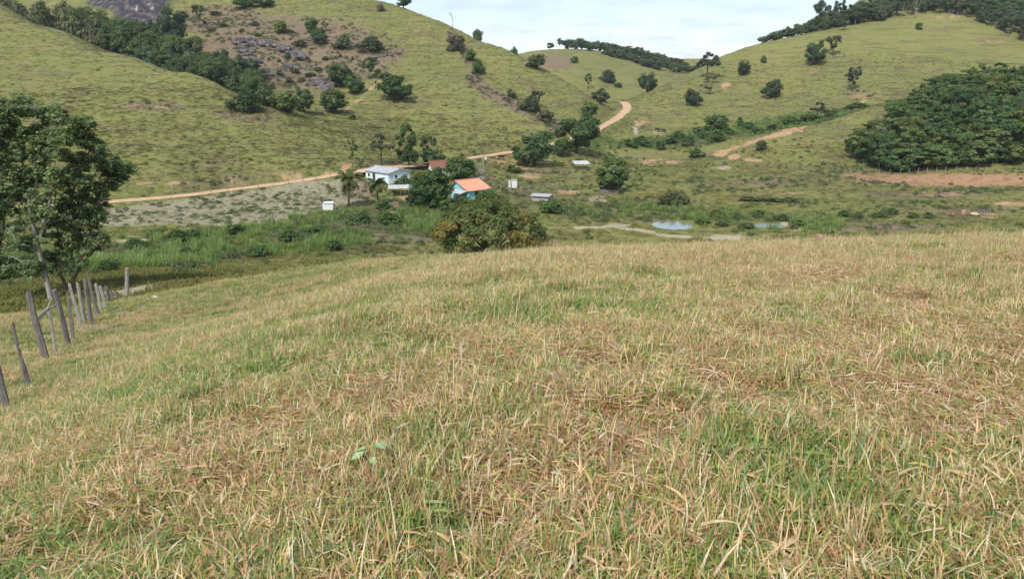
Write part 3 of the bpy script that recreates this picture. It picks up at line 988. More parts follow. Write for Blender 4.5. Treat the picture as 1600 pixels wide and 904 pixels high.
def near_grass():
    g = np.random.default_rng(11)
    xs, ys, sc = [], [], []
    for nn, r0, r1, half, s in ((10000, 0.9, 5.0, 50, 1.0), (26000, 5.0, 12.0, 44, 1.0), (46000, 12.0, 24.0, 42, 1.1), (60000, 24.0, 50.0, 42, 1.3)):
        x, y, r = sector(nn, r0, r1, half, g)
        xs.append(x); ys.append(y); sc.append(np.full(nn, s))
    x, y, r = sector(1500, 0.5, 4.0, 180, g)
    xs.append(x); ys.append(y); sc.append(np.ones(1500))
    x, y, sc = np.concatenate(xs), np.concatenate(ys), np.concatenate(sc)
    r = np.hypot(x, y)
    keep = g.uniform(0, 1, len(x)) < np.clip(sample(DRY, x, y) * 1.3 + 0.15, 0, 1) * np.clip((52 - r) / 10, 0, 1)
    bare = fbm(x / 0.8, y / 0.8, 83, 2)
    keep &= ~((bare < 0.33) & (g.uniform(0, 1, len(x)) < 0.85))
    x, y, sc, r = x[keep], y[keep], sc[keep], r[keep]
    nn = len(x)
    patch = 0.5 + (fbm(x / 2.2, y / 2.2, 71, 4) - 0.5) * 0.70 + (fbm(x / 0.4, y / 0.4, 73, 2) - 0.5) * 0.5 + np.clip(-x / 40, -0.02, 0.06)
    # lusher grass in a hollow ahead and to the right of the path
    for (uu, vv, rad, amt) in ((1230, 760, 0.42, 0.26), (1330, 800, 0.25, 0.2), (1520, 700, 0.4, 0.14), (1180, 690, 0.35, 0.16), (1490, 800, 0.35, 0.16), (800, 630, 0.8, 0.12), (650, 680, 0.45, 0.12), (780, 510, 1.8, 0.12), (900, 470, 2.5, 0.08), (420, 640, 0.8, 0.08), (1380, 600, 0.6, 0.1), (180, 830, 0.4, 0.1)):
        c = hit(uu, vv)
        patch += amt * np.exp(-((x - c.x) ** 2 + (y - c.y) ** 2) / rad ** 2)
    for (uu, vv, rad, amt) in ((300, 790, 1.0, 0.1), (1150, 390, 8, 0.10), (1500, 560, 2.5, 0.12), (860, 780, 0.6, 0.12), (1400, 450, 6, 0.10), (700, 570, 2, 0.1)):
        c = hit(uu, vv)
        patch -= amt * np.exp(-((x - c.x) ** 2 + (y - c.y) ** 2) / rad ** 2)
    patch = patch + 0.015 + np.clip((r - 9) / 60, 0, 0.07)
    q = patch + g.normal(0, 0.10, nn)
    idx = np.where(q > 0.60, g.integers(7, 11, nn), np.where(q > 0.47, g.integers(11, 14, nn), np.where(q > 0.37, g.integers(0, 4, nn), g.integers(4, 7, nn))))
    st = g.uniform(0, 1, nn) < np.where(r > 12, 0.06, 0.02)
    idx = np.where(st, g.integers(14, 16, nn), idx)
    hump = 0.45 + 1.3 * fbm(x / 0.9, y / 0.9, 91, 2)
    s = sc * g.uniform(0.75, 1.25, nn)
    scl = np.stack([s * 1.05, s * 1.05, s * hump * np.where(x > 4, 1.12, 1.0) * np.where(x < -8, 0.75, 1.0)], -1)
    rot = np.stack([g.normal(0, 0.12, nn), g.normal(0, 0.12, nn), g.uniform(0, 6.28, nn)], -1)
    scatter('dry_grass', C_TUFT, np.stack([x, y, H(x, y)], -1), rot, scl, idx, 'dry straw-coloured pasture grass mixed with green blades over the near slope', 'grass')


near_grass()

# tussocks over the pasture hills and valley
TB = [((1.3, 1.3, 1.25), (1.5, 1.45, 1.35), (1.15, 1.2, 1.1), (1.45, 1.3, 1.2), (1.25, 1.35, 1.15))]
HT = []
for i in range(5):
    HT.append(blades(300 + i, 24, 0.5, 0.16, 0.36, 0.05, 0.10, 0.9, 0.9, [(TB[0], 1.0)], 0.15, 2))
C_HT = tuft_coll('hill_tussock', HT, M_TUSS)


def hill_grass():
    g = np.random.default_rng(23)
    xs, ys = [], []
    for nn, r0, r1 in ((30000, 40, 120), (70000, 120, 260), (50000, 260, 420), (7000, 420, 680)):
        x, y, r = sector(nn, r0, r1, 41, g)
        xs.append(x); ys.append(y)
    x, y = np.concatenate(xs), np.concatenate(ys)
    bad = sum(sample(m_, x, y) for m_ in (SOIL, RED * 0.7, SAND, ROCK, FIELD)) + sample(BRUSH, x, y) * 0.85
    rd = sample(np.minimum(rD, 50), x, y)
    keep = (g.uniform(0, 1, len(x)) > bad * 1.2) & (rd > 1.7 + 1.2 * fbm(x / 2, y / 2, 12, 2))
    for c, hw, hd, _ in PONDS:
        keep &= np.hypot((x - c.x) / hw, (y - c.y) / hd) > 1.15
    cl = fbm(x / 3.2, y / 3.2, 55, 3)
    keep &= g.uniform(0, 1, len(x)) < np.clip((cl - 0.12) * 2.0, 0.35, 1)
    x, y = x[keep], y[keep]
    nn = len(x)
    s = g.uniform(0.7, 1.35, nn)
    flat = np.clip((sample(gZ, x, y) + 25) / 6, 0.45, 1)
    scl = np.stack([s * 1.25, s * 1.25, s * g.uniform(0.6, 1.1, nn) * flat], -1)
    rot = np.stack([np.zeros(nn), np.zeros(nn), g.uniform(0, 6.28, nn)], -1)
    scatter('pasture_tussocks', C_HT, np.stack([x, y, H(x, y)], -1), rot, scl, g.integers(0, 5, nn), 'low olive-green tussock grass over the valley and hillsides', 'grass')


hill_grass()

REED = [(0.15, 0.235, 0.05), (0.20, 0.285, 0.062), (0.25, 0.30, 0.08), (0.12, 0.205, 0.048)]
WEED = [(0.10, 0.15, 0.048), (0.13, 0.18, 0.058), (0.16, 0.20, 0.07), (0.085, 0.13, 0.045)]
BROWN = [(0.26, 0.21, 0.12), (0.31, 0.26, 0.15), (0.22, 0.185, 0.105)]


def weed_clump(seed, k, rad, hgt, leaf, pal):
    """a leafy knee-high weed: leaves spread through a low dome"""
    g = np.random.default_rng(seed)
    th = g.uniform(0, 2 * np.pi, k)
    rr = rad * np.sqrt(g.uniform(0, 1, k))
    zz = hgt * g.uniform(0.05, 1, k) * (1 - (rr / rad) ** 2 * 0.7)
    ctr = np.stack([rr * np.cos(th), rr * np.sin(th), zz], -1)
    nrm = np.stack([np.cos(th) * rr / rad, np.sin(th) * rr / rad, np.full(k, 0.8)], -1) + g.normal(0, 0.5, (k, 3))
    return leaf_quads(ctr, nrm, leaf, g), pick(pal, k, g) * g.uniform(0.75, 1.25, (k, 1))


def leaf_quads(ctr, nrm, size, g, aspect=1.5):
    k = len(ctr)
    nrm = nrm / (np.linalg.norm(nrm, axis=1)[:, None] + 1e-9)
    a = np.cross(nrm, g.normal(0, 1, (k, 3)))
    a /= np.linalg.norm(a, axis=1)[:, None] + 1e-9
    b = np.cross(nrm, a)
    s = size * g.uniform(0.6, 1.4, (k, 1))
    L, Wd = a * s * aspect / 2, b * s / 2
    # rhombic, slightly folded leaf
    return np.stack([ctr - L, ctr + Wd * 0.9 - L * 0.1 + nrm * s * 0.10, ctr + L - nrm * s * 0.12, ctr - Wd * 0.9 - L * 0.1 + nrm * s * 0.10], 1)


VT = []
for i in range(4):      # 0-3 tall green swamp grass
    VT.append(blades(400 + i, 60, 0.5, 0.5, 1.25, 0.03, 0.06, 0.32, 0.7, [(REED, 1.0)], 0.0, 3))
for i in range(4):      # 4-7 leafy weeds
    VT.append(weed_clump(420 + i, 90, 0.55, 0.75, 0.16, WEED))
for i in range(3):      # 8-10 brown dry scrub
    VT.append(blades(440 + i, 46, 0.5, 0.3, 0.8, 0.025, 0.05, 0.6, 0.6, [(BROWN, 0.75), (WEED, 0.25)], 0.1, 2))
for i in range(3):      # 11-13 pale field stubble
    VT.append(blades(460 + i, 30, 0.4, 0.2, 0.55, 0.03, 0.06, 0.8, 0.6, [([(0.19, 0.20, 0.09), (0.15, 0.17, 0.075), (0.30, 0.27, 0.18), (0.23, 0.22, 0.12)], 1.0)], 0.2, 2))
C_VT = tuft_coll('valley_weed', VT, M_BLADE)


def valley_growth():
    g = np.random.default_rng(37)
    # lush swamp growth along the stream
    x, y, r = sector(60000, 74, 340, 41, g)
    w = sample(WET, x, y) * (fbm(x / 7, y / 7, 19, 3) + 0.25)
    keep = (g.uniform(0, 1, len(x)) < np.clip(w * 1.1, 0, 1) * np.clip(1.4 - r / 400, 0.5, 1)) & (sample(SAND, x, y) < 0.35) & (sample(np.minimum(rD, 50), x, y) > 3.2)
    for c, hw, hd, _ in PONDS:
        keep &= np.hypot((x - c.x) / hw, (y - c.y) / hd) > 1.05
    x, y, r = x[keep], y[keep], r[keep]
    nn = len(x)
    t = fbm(x / 9, y / 9, 29, 3) + g.normal(0, 0.05, nn)
    idx = np.where(t > 0.47, g.integers(0, 4, nn), np.where(t > 0.38, g.integers(4, 8, nn), g.integers(8, 11, nn)))
    s = g.uniform(0.7, 1.35, nn) * np.where(r > 200, 1.1, 1.0)
    scl = np.stack([s * 1.1, s * 1.1, s * np.where(idx < 4, 1.15, 0.95) * (0.6 + 0.8 * fbm(x / 5, y / 5, 87, 2))], -1)
    rot = np.stack([np.zeros(nn), np.zeros(nn), g.uniform(0, 6.28, nn)], -1)
    scatter('swamp_grass', C_VT, np.stack([x, y, H(x, y)], -1), rot, scl, idx, 'lush tall green swamp grass and weeds along the valley stream', 'grass')
    # stubble of the grey field
    x, y, r = sector(42000, 100, 195, 41, g)
    f = sample(FIELD, x, y)
    rows = np.sin((x * 0.35 + y * 0.94) * 2 * np.pi / 1.9)
    keep = (f > 0.5) & (g.uniform(0, 1, len(x)) < (0.40 + 0.35 * rows) * np.clip((fbm(x / 6, y / 6, 64, 3) - 0.2) * 2.6, 0.1, 1.4)) & (sample(np.minimum(rD, 50), x, y) > 3.4)
    x, y = x[keep], y[keep]
    nn = len(x)
    s = g.uniform(0.7, 1.3, nn)
    idx = np.where(g.uniform(0, 1, nn) < 0.16, g.integers(4, 8, nn), g.integers(11, 14, nn))
    scatter('field_stubble', C_VT, np.stack([x, y, H(x, y)], -1), np.stack([np.zeros(nn), np.zeros(nn), g.uniform(0, 6.28, nn)], -1), np.stack([s, s, s * np.where(idx < 8, 0.6, 0.9)], -1), idx,
            'greyish stubble and low crop plants in the fallow field', 'crop')
    # scattered weeds over the valley floor and at the feet of the hills
    x, y, r = sector(20000, 60, 330, 41, g)
    cl = fbm(x / 8, y / 8, 39, 3) + g.normal(0, 0.03, len(x))
    low = np.clip((-16 - H(x, y)) / 5, 0, 1)
    keep = (cl > 0.55) & (g.uniform(0, 1, len(x)) < low * 0.75 + 0.02) & (sample(np.minimum(rD, 50), x, y) > 3.2) & (sample(SAND, x, y) < 0.3) & (sample(FIELD, x, y) < 0.5)
    br = (sample(BRUSH, x, y) > 0.4) & (g.uniform(0, 1, len(x)) < 0.6)
    keep |= br
    for c, hw, hd, _ in PONDS:
        keep &= np.hypot((x - c.x) / hw, (y - c.y) / hd) > 1.05
    x, y, br = x[keep], y[keep], br[keep]
    x2, y2, _r = sector(60000, 225, 410, 30, g)
    k2 = (sample(BRUSH, x2, y2) * np.clip((fbm(x2 / 5, y2 / 5, 58, 3) - 0.3) * 3.5, 0, 1) > g.uniform(0.2, 1.2, len(x2))) & (sample(ROCK, x2, y2) < 0.4)
    x, y, br = np.concatenate([x, x2[k2]]), np.concatenate([y, y2[k2]]), np.concatenate([br, np.ones(int(k2.sum()), bool)])
    nn = len(x)
    s = g.uniform(0.5, 1.3, nn) * np.where(br, 1.3, 1.0)
    idx = np.where(g.uniform(0, 1, nn) < np.where(br, 0.3, 0.8), g.integers(4, 8, nn), g.integers(8, 11, nn))
    scatter('scattered_weeds', C_VT, np.stack([x, y, H(x, y)], -1), np.stack([np.zeros(nn), np.zeros(nn), g.uniform(0, 6.28, nn)], -1), np.stack([s, s, s * 0.8], -1), idx,
            'scattered dark leafy weeds over the valley floor and rocky ground', 'weeds')


valley_growth()

# ------------------------------------------------------------------ trees: prototypes of unit size, copied with shared mesh data
def crown_pts(kind, nc, g):
    """clump centres inside a unit crown: x, y in +-0.5, z in 0..1"""
    out = []
    lobes = g.normal(0, 1, (6, 3))
    lobes /= np.linalg.norm(lobes, axis=1)[:, None]
    while len(out) < nc:
        d = g.normal(0, 1, 3)
        d /= np.linalg.norm(d)
        if kind == 'bush':
            d[2] = abs(d[2])
        rad = 0.68 + 0.48 * max(0, (lobes @ d).max() - 0.30) + g.normal(0, 0.06)
        r = rad * (0.50 + 0.5 * g.uniform(0, 1) ** 0.6)
        if kind == 'round':
            p = (d[0] * r * 0.46, d[1] * r * 0.46, 0.58 + d[2] * r * (0.38 if d[2] > 0 else 0.40))
        elif kind == 'low':         # foliage down to the ground, broad
            p = (d[0] * r * 0.48, d[1] * r * 0.48, 0.46 + d[2] * r * (0.50 if d[2] > 0 else 0.40))
        elif kind == 'bush':
            p = (d[0] * r * 0.48, d[1] * r * 0.48, 0.08 + d[2] * r * 0.84)
        elif kind == 'umbrella':
            p = (d[0] * r * 0.5, d[1] * r * 0.5, 0.76 + d[2] * r * 0.26 - 0.16 * (d[0] ** 2 + d[1] ** 2) * r)
        elif kind == 'tall':
            p = (d[0] * r * 0.44, d[1] * r * 0.44, 0.66 + d[2] * r * 0.34)
        else:                       # airy: separate plates of foliage
            p = (d[0] * r * 0.5, d[1] * r * 0.5, 0.64 + d[2] * r * 0.36)
        out.append(p)
    return np.array(out)


def tree_proto(kind, seed, nc, nl, leaf, cr, trunk_r=0.03, flat=0.75, gap=0.0):
    g = np.random.default_rng(seed)
    cc = crown_pts(kind, nc, g)
    k = nc * nl
    ci = np.repeat(np.arange(nc), nl)
    d = g.normal(0, 1, (k, 3))
    d /= np.linalg.norm(d, axis=1)[:, None]
    rr = (g.uniform(0, 1, k) ** 0.45)[:, None]
    crad = cr * g.uniform(0.7, 1.35, nc)
    off = d * rr * crad[ci][:, None]
    off[:, 2] *= flat
    ctr = cc[ci] + off
    ctr[:, 2] = np.maximum(ctr[:, 2], 0.02)
    ctr[:, 2] = np.minimum(ctr[:, 2], 1.0 + g.normal(0, 0.01, k))
    mid = np.array([0, 0, 0.45])
    outw = ctr - mid
    nrm = d * 0.8 + outw * 1.2 + np.array([0, 0, 0.5]) + g.normal(0, 0.35, (k, 3))
    tint = g.uniform(0.78, 1.22, (nc, 1)) * (1 + g.normal(0, 0.05, (nc, 3)))
    C = np.clip(tint[ci] * g.uniform(0.75, 1.25, (k, 1)), 0.3, 1.6)
    V = leaf_quads(ctr, nrm, leaf, g, 1.4)
    crown = quads_mesh('crown', V, C, M_LEAF)
    # trunk and limbs reaching towards clumps
    mb = MB()
    random.seed(seed)
    if kind in ('bush', 'low'):
        top = 0.35
        for j in range(4):
            a = random.uniform(0, 6.28)
            q = cc[random.randrange(nc)]
            mb.tube([(0.03 * math.cos(a), 0.03 * math.sin(a), -0.04), (q[0] * 0.4, q[1] * 0.4, q[2] * 0.55), tuple(q)], [trunk_r * 0.7, trunk_r * 0.5, trunk_r * 0.15], 5)
    else:
        lean = (random.uniform(-0.05, 0.05), random.uniform(-0.05, 0.05))
        fork = {'umbrella': 0.5, 'round': 0.24, 'tall': 0.42}.get(kind, 0.34)
        fk = Vector((lean[0], lean[1], fork))
        mb.tube([(0, 0, -0.05), (lean[0] * 0.3, lean[1] * 0.3, fork * 0.5), tuple(fk)], [trunk_r * 1.25, trunk_r, trunk_r * 0.85], 7)
        for j in range(9):
            q = Vector(cc[random.randrange(nc)])
            m1 = fk.lerp(q, 0.45) + Vector((0, 0, 0.03))
            mb.tube([tuple(fk - Vector((0, 0, 0.02))), tuple(m1), tuple(q)], [trunk_r * 0.6, trunk_r * 0.38, trunk_r * 0.12], 5)
    return crown, mb


PROTO = {}


def proto(key, *a, bark=None, **k):
    crown, mb = tree_proto(*a, **k)
    PROTO[key] = (crown, mb.mesh('trunk', bark or M_BARK, True))


for i in range(3):
    proto('round%d' % i, 'round', 500 + i, 46, 95, 0.050, 0.135)
for i in range(3):
    proto('low%d' % i, 'low', 520 + i, 40, 70, 0.060, 0.15)
for i in range(3):
    proto('airy%d' % i, 'airy', 540 + i, 26, 75, 0.048, 0.105, trunk_r=0.028, flat=0.55)
for i in range(2):
    proto('umbrella%d' % i, 'umbrella', 560 + i, 26, 70, 0.045, 0.085, trunk_r=0.026, flat=0.7)
for i in range(3):
    proto('bush%d' % i, 'bush', 580 + i, 26, 50, 0.085, 0.19)
for i in range(5):
    proto('wood%d' % i, 'tall', 600 + i, 26, 150, 0.038, 0.15, trunk_r=0.016, flat=0.42, bark=M_BARKP)
for i in range(2):
    proto('sparse%d' % i, 'airy', 640 + i, 12, 40, 0.055, 0.09, trunk_r=0.024, flat=0.6)


def dead_proto(seed, mat):
    random.seed(seed)
    mb = MB()

    def br(p, d, L, r, depth):
        q = p + d * L * 0.5 + Vector((random.uniform(-1, 1), random.uniform(-1, 1), 0)) * L * 0.06
        e = q + (d + Vector((random.uniform(-.3, .3), random.uniform(-.3, .3), 0.1))).normalized() * L * 0.5
        mb.tube([tuple(p), tuple(q), tuple(e)], [r, r * 0.8, r * 0.55], 5)
        if depth:
            for j in range(random.choice((2, 3))):
                a = random.uniform(0, 6.28)
                nd = (d * 0.8 + Vector((math.cos(a), math.sin(a), 0.3)) * 0.75).normalized()
                br(e if j else q.lerp(e, 0.6), nd, L * random.uniform(0.5, 0.68), r * 0.52, depth - 1)
    br(Vector((0, 0, -0.03)), Vector((0.03, 0, 1)).normalized(), 0.45, 0.022, 3)
    return mb.mesh('trunk', mat, True)


DEAD = [dead_proto(s_, M_BARKP) for s_ in (31, 32, 33)]

DARK, MID, OLIVE, YEL, BRN, GREY = (0.075, 0.118, 0.042), (0.105, 0.155, 0.05), (0.115, 0.140, 0.050), (0.180, 0.185, 0.050), (0.175, 0.140, 0.085), (0.15, 0.15, 0.115)
FOR = (0.095, 0.150, 0.055)


def tree(name, label, base, key, w, h, col, group=None, cat='tree', jit=0.12, rz=None):
    t = thing(name, label, cat, base, random.uniform(0, 6.28) if rz is None else rz, group, (w, w, h))
    c = link('crown', PROTO[key][0], t)
    j = 1 + random.uniform(-jit, jit)
    j *= 1.1 if max(col) > 0.125 else 1.3
    c.color = (col[0] * j * (1 + random.uniform(-.06, .06)), col[1] * j * 1.06, col[2] * j * (0.9 + random.uniform(-.1, .1)), 1)
    link('trunk', PROTO[key][1], t)
    return t


def ptree(name, label, u0, u1, v0, v1, key, col, Y=None, group=None, cat='tree', y0=60):
    """a tree that fills picture columns u0..u1 from its top v0 down to its foot v1; Y: distance where the foot is hidden"""
    u = (u0 + u1) / 2
    b = at(u, Y) if Y else hit(u, v1, y0)
    p = px(b)
    top = b.z
    if Y:
        zt = pt_v(u, v0, b.y)[2]
        h = max(zt - b.z, 1.0)
    else:
        h = (v1 - v0) * p / CP * 1.02
    return tree(name, label, b, key, (u1 - u0) * p * 1.02, h, col, group, cat)


T = ptree
# -- around the houses
T('mango_tree', 'large dark round-crowned tree beside the dirt road, left of its spreading neighbour', 800, 868, 203, 260, 'low0', (0.065, 0.105, 0.04))
T('spreading_tree', 'large dark tree with forked crown beside the road, behind the white-roofed shelter', 866, 936, 180, 240, 'round1', (0.065, 0.105, 0.04))
T('spreading_tree', 'smaller dark tree tucked under the forked roadside tree, on its left', 862, 892, 216, 245, 'round0', DARK)
T('roadside_tree', 'bushy tree at the edge of the dirt road just below the pass', 908, 934, 158, 187, 'low1', MID)
T('round_tree', 'leafy green tree over the ramshackle lean-to in the middle of the valley', 930, 982, 245, 301, 'low2', MID)
T('tall_tree', 'tallest tree of the cluster behind the pale blue house', 622, 657, 197, 262, 'airy0', DARK)
T('tall_tree', 'tall narrow tree behind the pale blue house, right of the tallest one', 657, 682, 204, 262, 'airy1', DARK)
T('round_tree', 'compact round dark tree behind the roof end of the pale blue house', 621, 656, 226, 262, 'round2', (0.05, 0.092, 0.030))
T('round_tree', 'low spreading dark tree left above the red-brown roof', 658, 698, 232, 260, 'low1', DARK)
T('shade_tree', 'dense dark tree right of the white house with red-brown roof', 694, 748, 241, 284, 'low0', DARK)
T('shade_tree', 'big dark green tree immediately left of the orange-roofed house', 650, 708, 264, 324, 'low2', (0.055, 0.10, 0.032))
T('shade_tree', 'dark leafy tree below the open grey-roofed barn', 632, 672, 282, 326, 'low1', (0.055, 0.10, 0.034))
T('garden_shrub', 'dark shrub against the front corner of the pale blue house', 618, 642, 274, 292, 'bush0', DARK, cat='shrub')
T('umbrella_tree', 'grey-brown flat-topped tree with dark trunk above the pale blue house', 573, 619, 211, 258, 'umbrella0', (0.13, 0.12, 0.085))
T('slender_tree', 'thin sparse tree left of the grey-brown flat-topped tree', 540, 562, 214, 266, 'sparse0', OLIVE)
T('garden_shrub', 'small green shrub in the yard below the middle palm', 585, 612, 308, 326, 'bush1', MID, cat='shrub')
T('garden_shrub', 'pale green bush at the foot of the big dark tree beside the orange roof', 690, 716, 308, 332, 'bush2', (0.10, 0.165, 0.045), cat='shrub')
T('garden_shrub', 'green shrub right of the orange-roofed house', 756, 782, 296, 322, 'bush0', (0.10, 0.15, 0.045), cat='shrub')
T('garden_shrub', 'bushy green growth in front of the low grey-roofed shed', 842, 884, 310, 332, 'bush1', MID, cat='shrub')
T('garden_shrub', 'green bush in the dry garden above the white outhouse', 792, 818, 256, 270, 'bush2', MID, cat='shrub')
# -- on the big hill
T('round_tree', 'lone dark round tree halfway up the big grassy hill', 591, 645, 113, 158, 'low0', (0.05, 0.078, 0.032))
T('hill_bush', 'dark flat bush alone on the near left hillside', 360, 408, 143, 174, 'bush0', (0.05, 0.08, 0.036), cat='bush')
T('hill_bush', 'tiny bush at the foot of the big hill below the lone round tree', 544, 557, 176, 187, 'bush1', MID, cat='bush')
T('hill_tree', 'pointed tree upslope of the rock outcrop', 477, 497, 26, 52, 'low1', DARK)
T('hill_tree', 'rounded tree on the upper right edge of the rock outcrop', 487, 513, 46, 70, 'low2', DARK)
T('hill_tree', 'slim olive tree beside the pointed tree above the outcrop', 502, 514, 35, 50, 'airy2', OLIVE)
T('hill_bush', 'greyish bush right of the rock outcrop, left of two', 521, 550, 52, 78, 'bush2', (0.075, 0.095, 0.045), cat='bush')
T('hill_bush', 'greyish bush right of the rock outcrop, right of two', 558, 598, 60, 80, 'bush0', (0.07, 0.095, 0.045), cat='bush')
T('hill_bush', 'yellowish bush above the rock outcrop', 428, 452, 30, 52, 'bush1', YEL, cat='bush')
T('hill_tree', 'big green tree at the right foot of the rock outcrop', 512, 556, 100, 136, 'low0', (0.055, 0.09, 0.03))
T('hill_tree', 'narrow tree right of the big green tree at the outcrop', 564, 592, 92, 124, 'airy0', (0.06, 0.085, 0.035))
T('hill_tree', 'dark tree in the gully below the big green outcrop tree', 538, 572, 118, 146, 'low1', DARK)
T('hill_bush', 'yellow-green bush in the gully at the foot of the outcrop', 428, 470, 140, 176, 'bush2', (0.13, 0.155, 0.045), cat='bush')
T('hill_tree', 'dark tree in the gully left of the bare grey trunk', 458, 492, 138, 176, 'low2', DARK)
T('hill_tree', 'dark tree in the gully right of the bare grey trunk', 500, 546, 138, 177, 'low0', DARK)
T('hill_bush', 'pale green bush at the left mouth of the gully', 402, 430, 132, 166, 'bush0', (0.10, 0.13, 0.05), cat='bush')
T('skyline_tree', 'dark round tree standing on the skyline of the big hill', 617, 644, -8, 14, 'round0', DARK, Y=384)
T('skyline_tree', 'small tree on the hill crest right of the dead tree', 736, 755, 40, 52, 'bush1', DARK, Y=372)
T('hill_bush', 'brownish shrub in the upper crease of the big hill', 697, 727, 50, 80, 'bush1', (0.12, 0.10, 0.065), cat='bush')
T('hill_bush', 'dark green shrub in the middle of the crease on the big hill', 727, 744, 76, 96, 'bush2', DARK, cat='bush')
T('hill_bush', 'dark shrub at the lower end of the crease on the big hill', 738, 758, 94, 116, 'bush0', DARK, cat='bush')
T('hill_bush', 'small brown shrub high on the big hill under the skyline tree', 588, 602, 5, 18, 'bush1', BRN, cat='bush')
T('hill_bush', 'shrub at the top of the eroded gully near the road', 793, 808, 138, 154, 'bush2', OLIVE, cat='bush')
T('hill_bush', 'narrow olive tree-like shrub in the eroded gully near the road', 828, 850, 138, 168, 'airy1', (0.085, 0.10, 0.05), cat='bush')
T('hill_bush', 'grey-green shrub low in the eroded gully', 812, 842, 152, 174, 'bush0', (0.09, 0.105, 0.055), cat='bush')
T('hill_bush', 'grey-brown shrub at the bottom of the eroded gully', 838, 866, 168, 190, 'bush1', (0.11, 0.105, 0.06), cat='bush')
T('ridge_bush', 'dark rounded bush on the descending ridge before the pass', 821, 854, 84, 107, 'bush2', (0.055, 0.07, 0.035), cat='bush', y0=300)
T('ridge_bush', 'yellow-green bush left of the dark rounded ridge bush', 824, 838, 88, 108, 'airy2', YEL, cat='bush', y0=300)
# -- pass and far hill
T('pass_tree', 'dark upright tree at the saddle right of the road', 996, 1028, 112, 144, 'low1', (0.05, 0.078, 0.034))
T('pass_bush', 'brownish-olive round bush beside the road at the pass', 923, 954, 140, 162, 'low2', (0.075, 0.085, 0.045), cat='bush')
T('far_tree', 'slim tree standing alone on the far hill face', 913, 926, 116, 140, 'airy0', DARK, y0=380)
T('far_tree', 'dark flat-topped tree on the far hill face', 936, 963, 111, 129, 'bush0', (0.05, 0.065, 0.04), y0=380)
T('far_bush', 'small bush right of the flat-topped far tree', 958, 972, 128, 137, 'bush1', MID, cat='bush', y0=380)
T('far_bush', 'small dark bush high on the far hill face', 890, 904, 88, 98, 'bush2', DARK, cat='bush', y0=380)
T('far_tree', 'rounded small tree on the far left end of the distant ridge', 794, 810, 68, 82, 'round1', DARK, Y=400)
T('far_tree', 'small round tree on the bare part of the distant skyline', 853, 866, 66, 78, 'round0', DARK, Y=605)
T('far_tree', 'tall narrow tree at the start of the distant skyline wood', 869, 879, 58, 78, 'wood0', DARK, Y=610)
T('far_tree', 'tall tree rising above the distant skyline wood', 957, 970, 68, 90, 'wood1', DARK, Y=628)
T('far_tree', 'big spreading tree near the right end of the distant wood', 968, 1002, 75, 102, 'round2', DARK, Y=634)
T('far_tree', 'rounded tree at the right end of the distant wood', 999, 1016, 78, 102, 'round0', DARK, Y=640)
T('far_tree', 'slender tree on the notch of the skyline left of the open-crowned tree', 1050, 1063, 90, 110, 'wood2', DARK, Y=640)
T('open_tree', 'dark open-crowned tree with forked trunk at the left end of the right hill', 1082, 1127, 83, 126, 'umbrella1', (0.07, 0.075, 0.05), y0=330)
T('hill_tree', 'dark tree below the open-crowned tree on the right hill', 1069, 1096, 138, 166, 'low0', (0.055, 0.078, 0.04))
T('hill_bush', 'greyish leafless thicket right of the dark tree below the open crown', 1094, 1122, 124, 148, 'sparse1', GREY, cat='bush')
T('valley_bush', 'wide green bush at the foot of the right hill', 1098, 1137, 174, 204, 'bush1', MID, cat='bush')
T('valley_bush', 'round green bush in front of the wide bush under the right hill', 1108, 1134, 204, 222, 'bush0', (0.06, 0.105, 0.035), cat='bush')
T('valley_bush', 'dark bush right of the wide bush under the right hill', 1150, 1162, 182, 198, 'bush2', DARK, cat='bush')
T('valley_bush', 'low green bush behind the far pond, left of two', 1024, 1042, 216, 234, 'bush1', (0.06, 0.10, 0.035), cat='bush', y0=240)
T('valley_bush', 'low green bush behind the far pond, right of two', 1064, 1084, 210, 228, 'bush2', (0.07, 0.115, 0.04), cat='bush', y0=240)
T('valley_bush', 'low bush below the orange clay track', 1078, 1100, 232, 246, 'bush0', (0.065, 0.11, 0.04), cat='bush', y0=200)
# -- right hill
T('hill_tree', 'round dark tree on the right hill, left of a close pair', 1256, 1289, 67, 102, 'low2', (0.06, 0.085, 0.042))
T('hill_tree', 'taller lighter tree on the right hill, right of a close pair', 1288, 1314, 53, 88, 'airy1', (0.075, 0.10, 0.05))
T('hill_tree', 'lone egg-shaped dark tree low on the right hill', 1190, 1220, 123, 154, 'low0', (0.055, 0.08, 0.04))
T('hill_tree', 'small leaning tree with sparse crown on the right hill', 1317, 1344, 108, 143, 'airy2', (0.055, 0.075, 0.038))
T('hill_tree', 'small tree on the left shoulder of the right hill', 1150, 1171, 94, 118, 'low1', (0.055, 0.08, 0.04))
T('hill_bush', 'tiny bush left of the close pair on the right hill', 1188, 1198, 88, 99, 'bush0', MID, cat='bush')
T('hill_bush', 'small bush just under the bare crest of the right hill', 1430, 1441, 34, 47, 'bush1', MID, cat='bush')
T('hill_tree', 'small open tree on the upper left slope of the right hill', 1310, 1327, 34, 48, 'airy0', DARK)
T('umbrella_tree', 'very dark flat-topped tree behind the clay spur', 1260, 1294, 160, 188, 'umbrella0', (0.035, 0.055, 0.026), Y=292)
T('spur_bush', 'dark green bush behind the clay spur, leftmost of the row', 1198, 1222, 192, 212, 'bush2', (0.055, 0.095, 0.033), cat='bush', Y=288)
T('spur_bush', 'fresh green bush behind the clay spur left of the flat-topped tree', 1222, 1252, 182, 206, 'bush0', (0.07, 0.12, 0.036), cat='bush', Y=290)
T('spur_bush', 'broad bush behind the clay spur under the flat-topped tree', 1248, 1290, 176, 204, 'bush1', (0.065, 0.10, 0.04), cat='bush', Y=289)
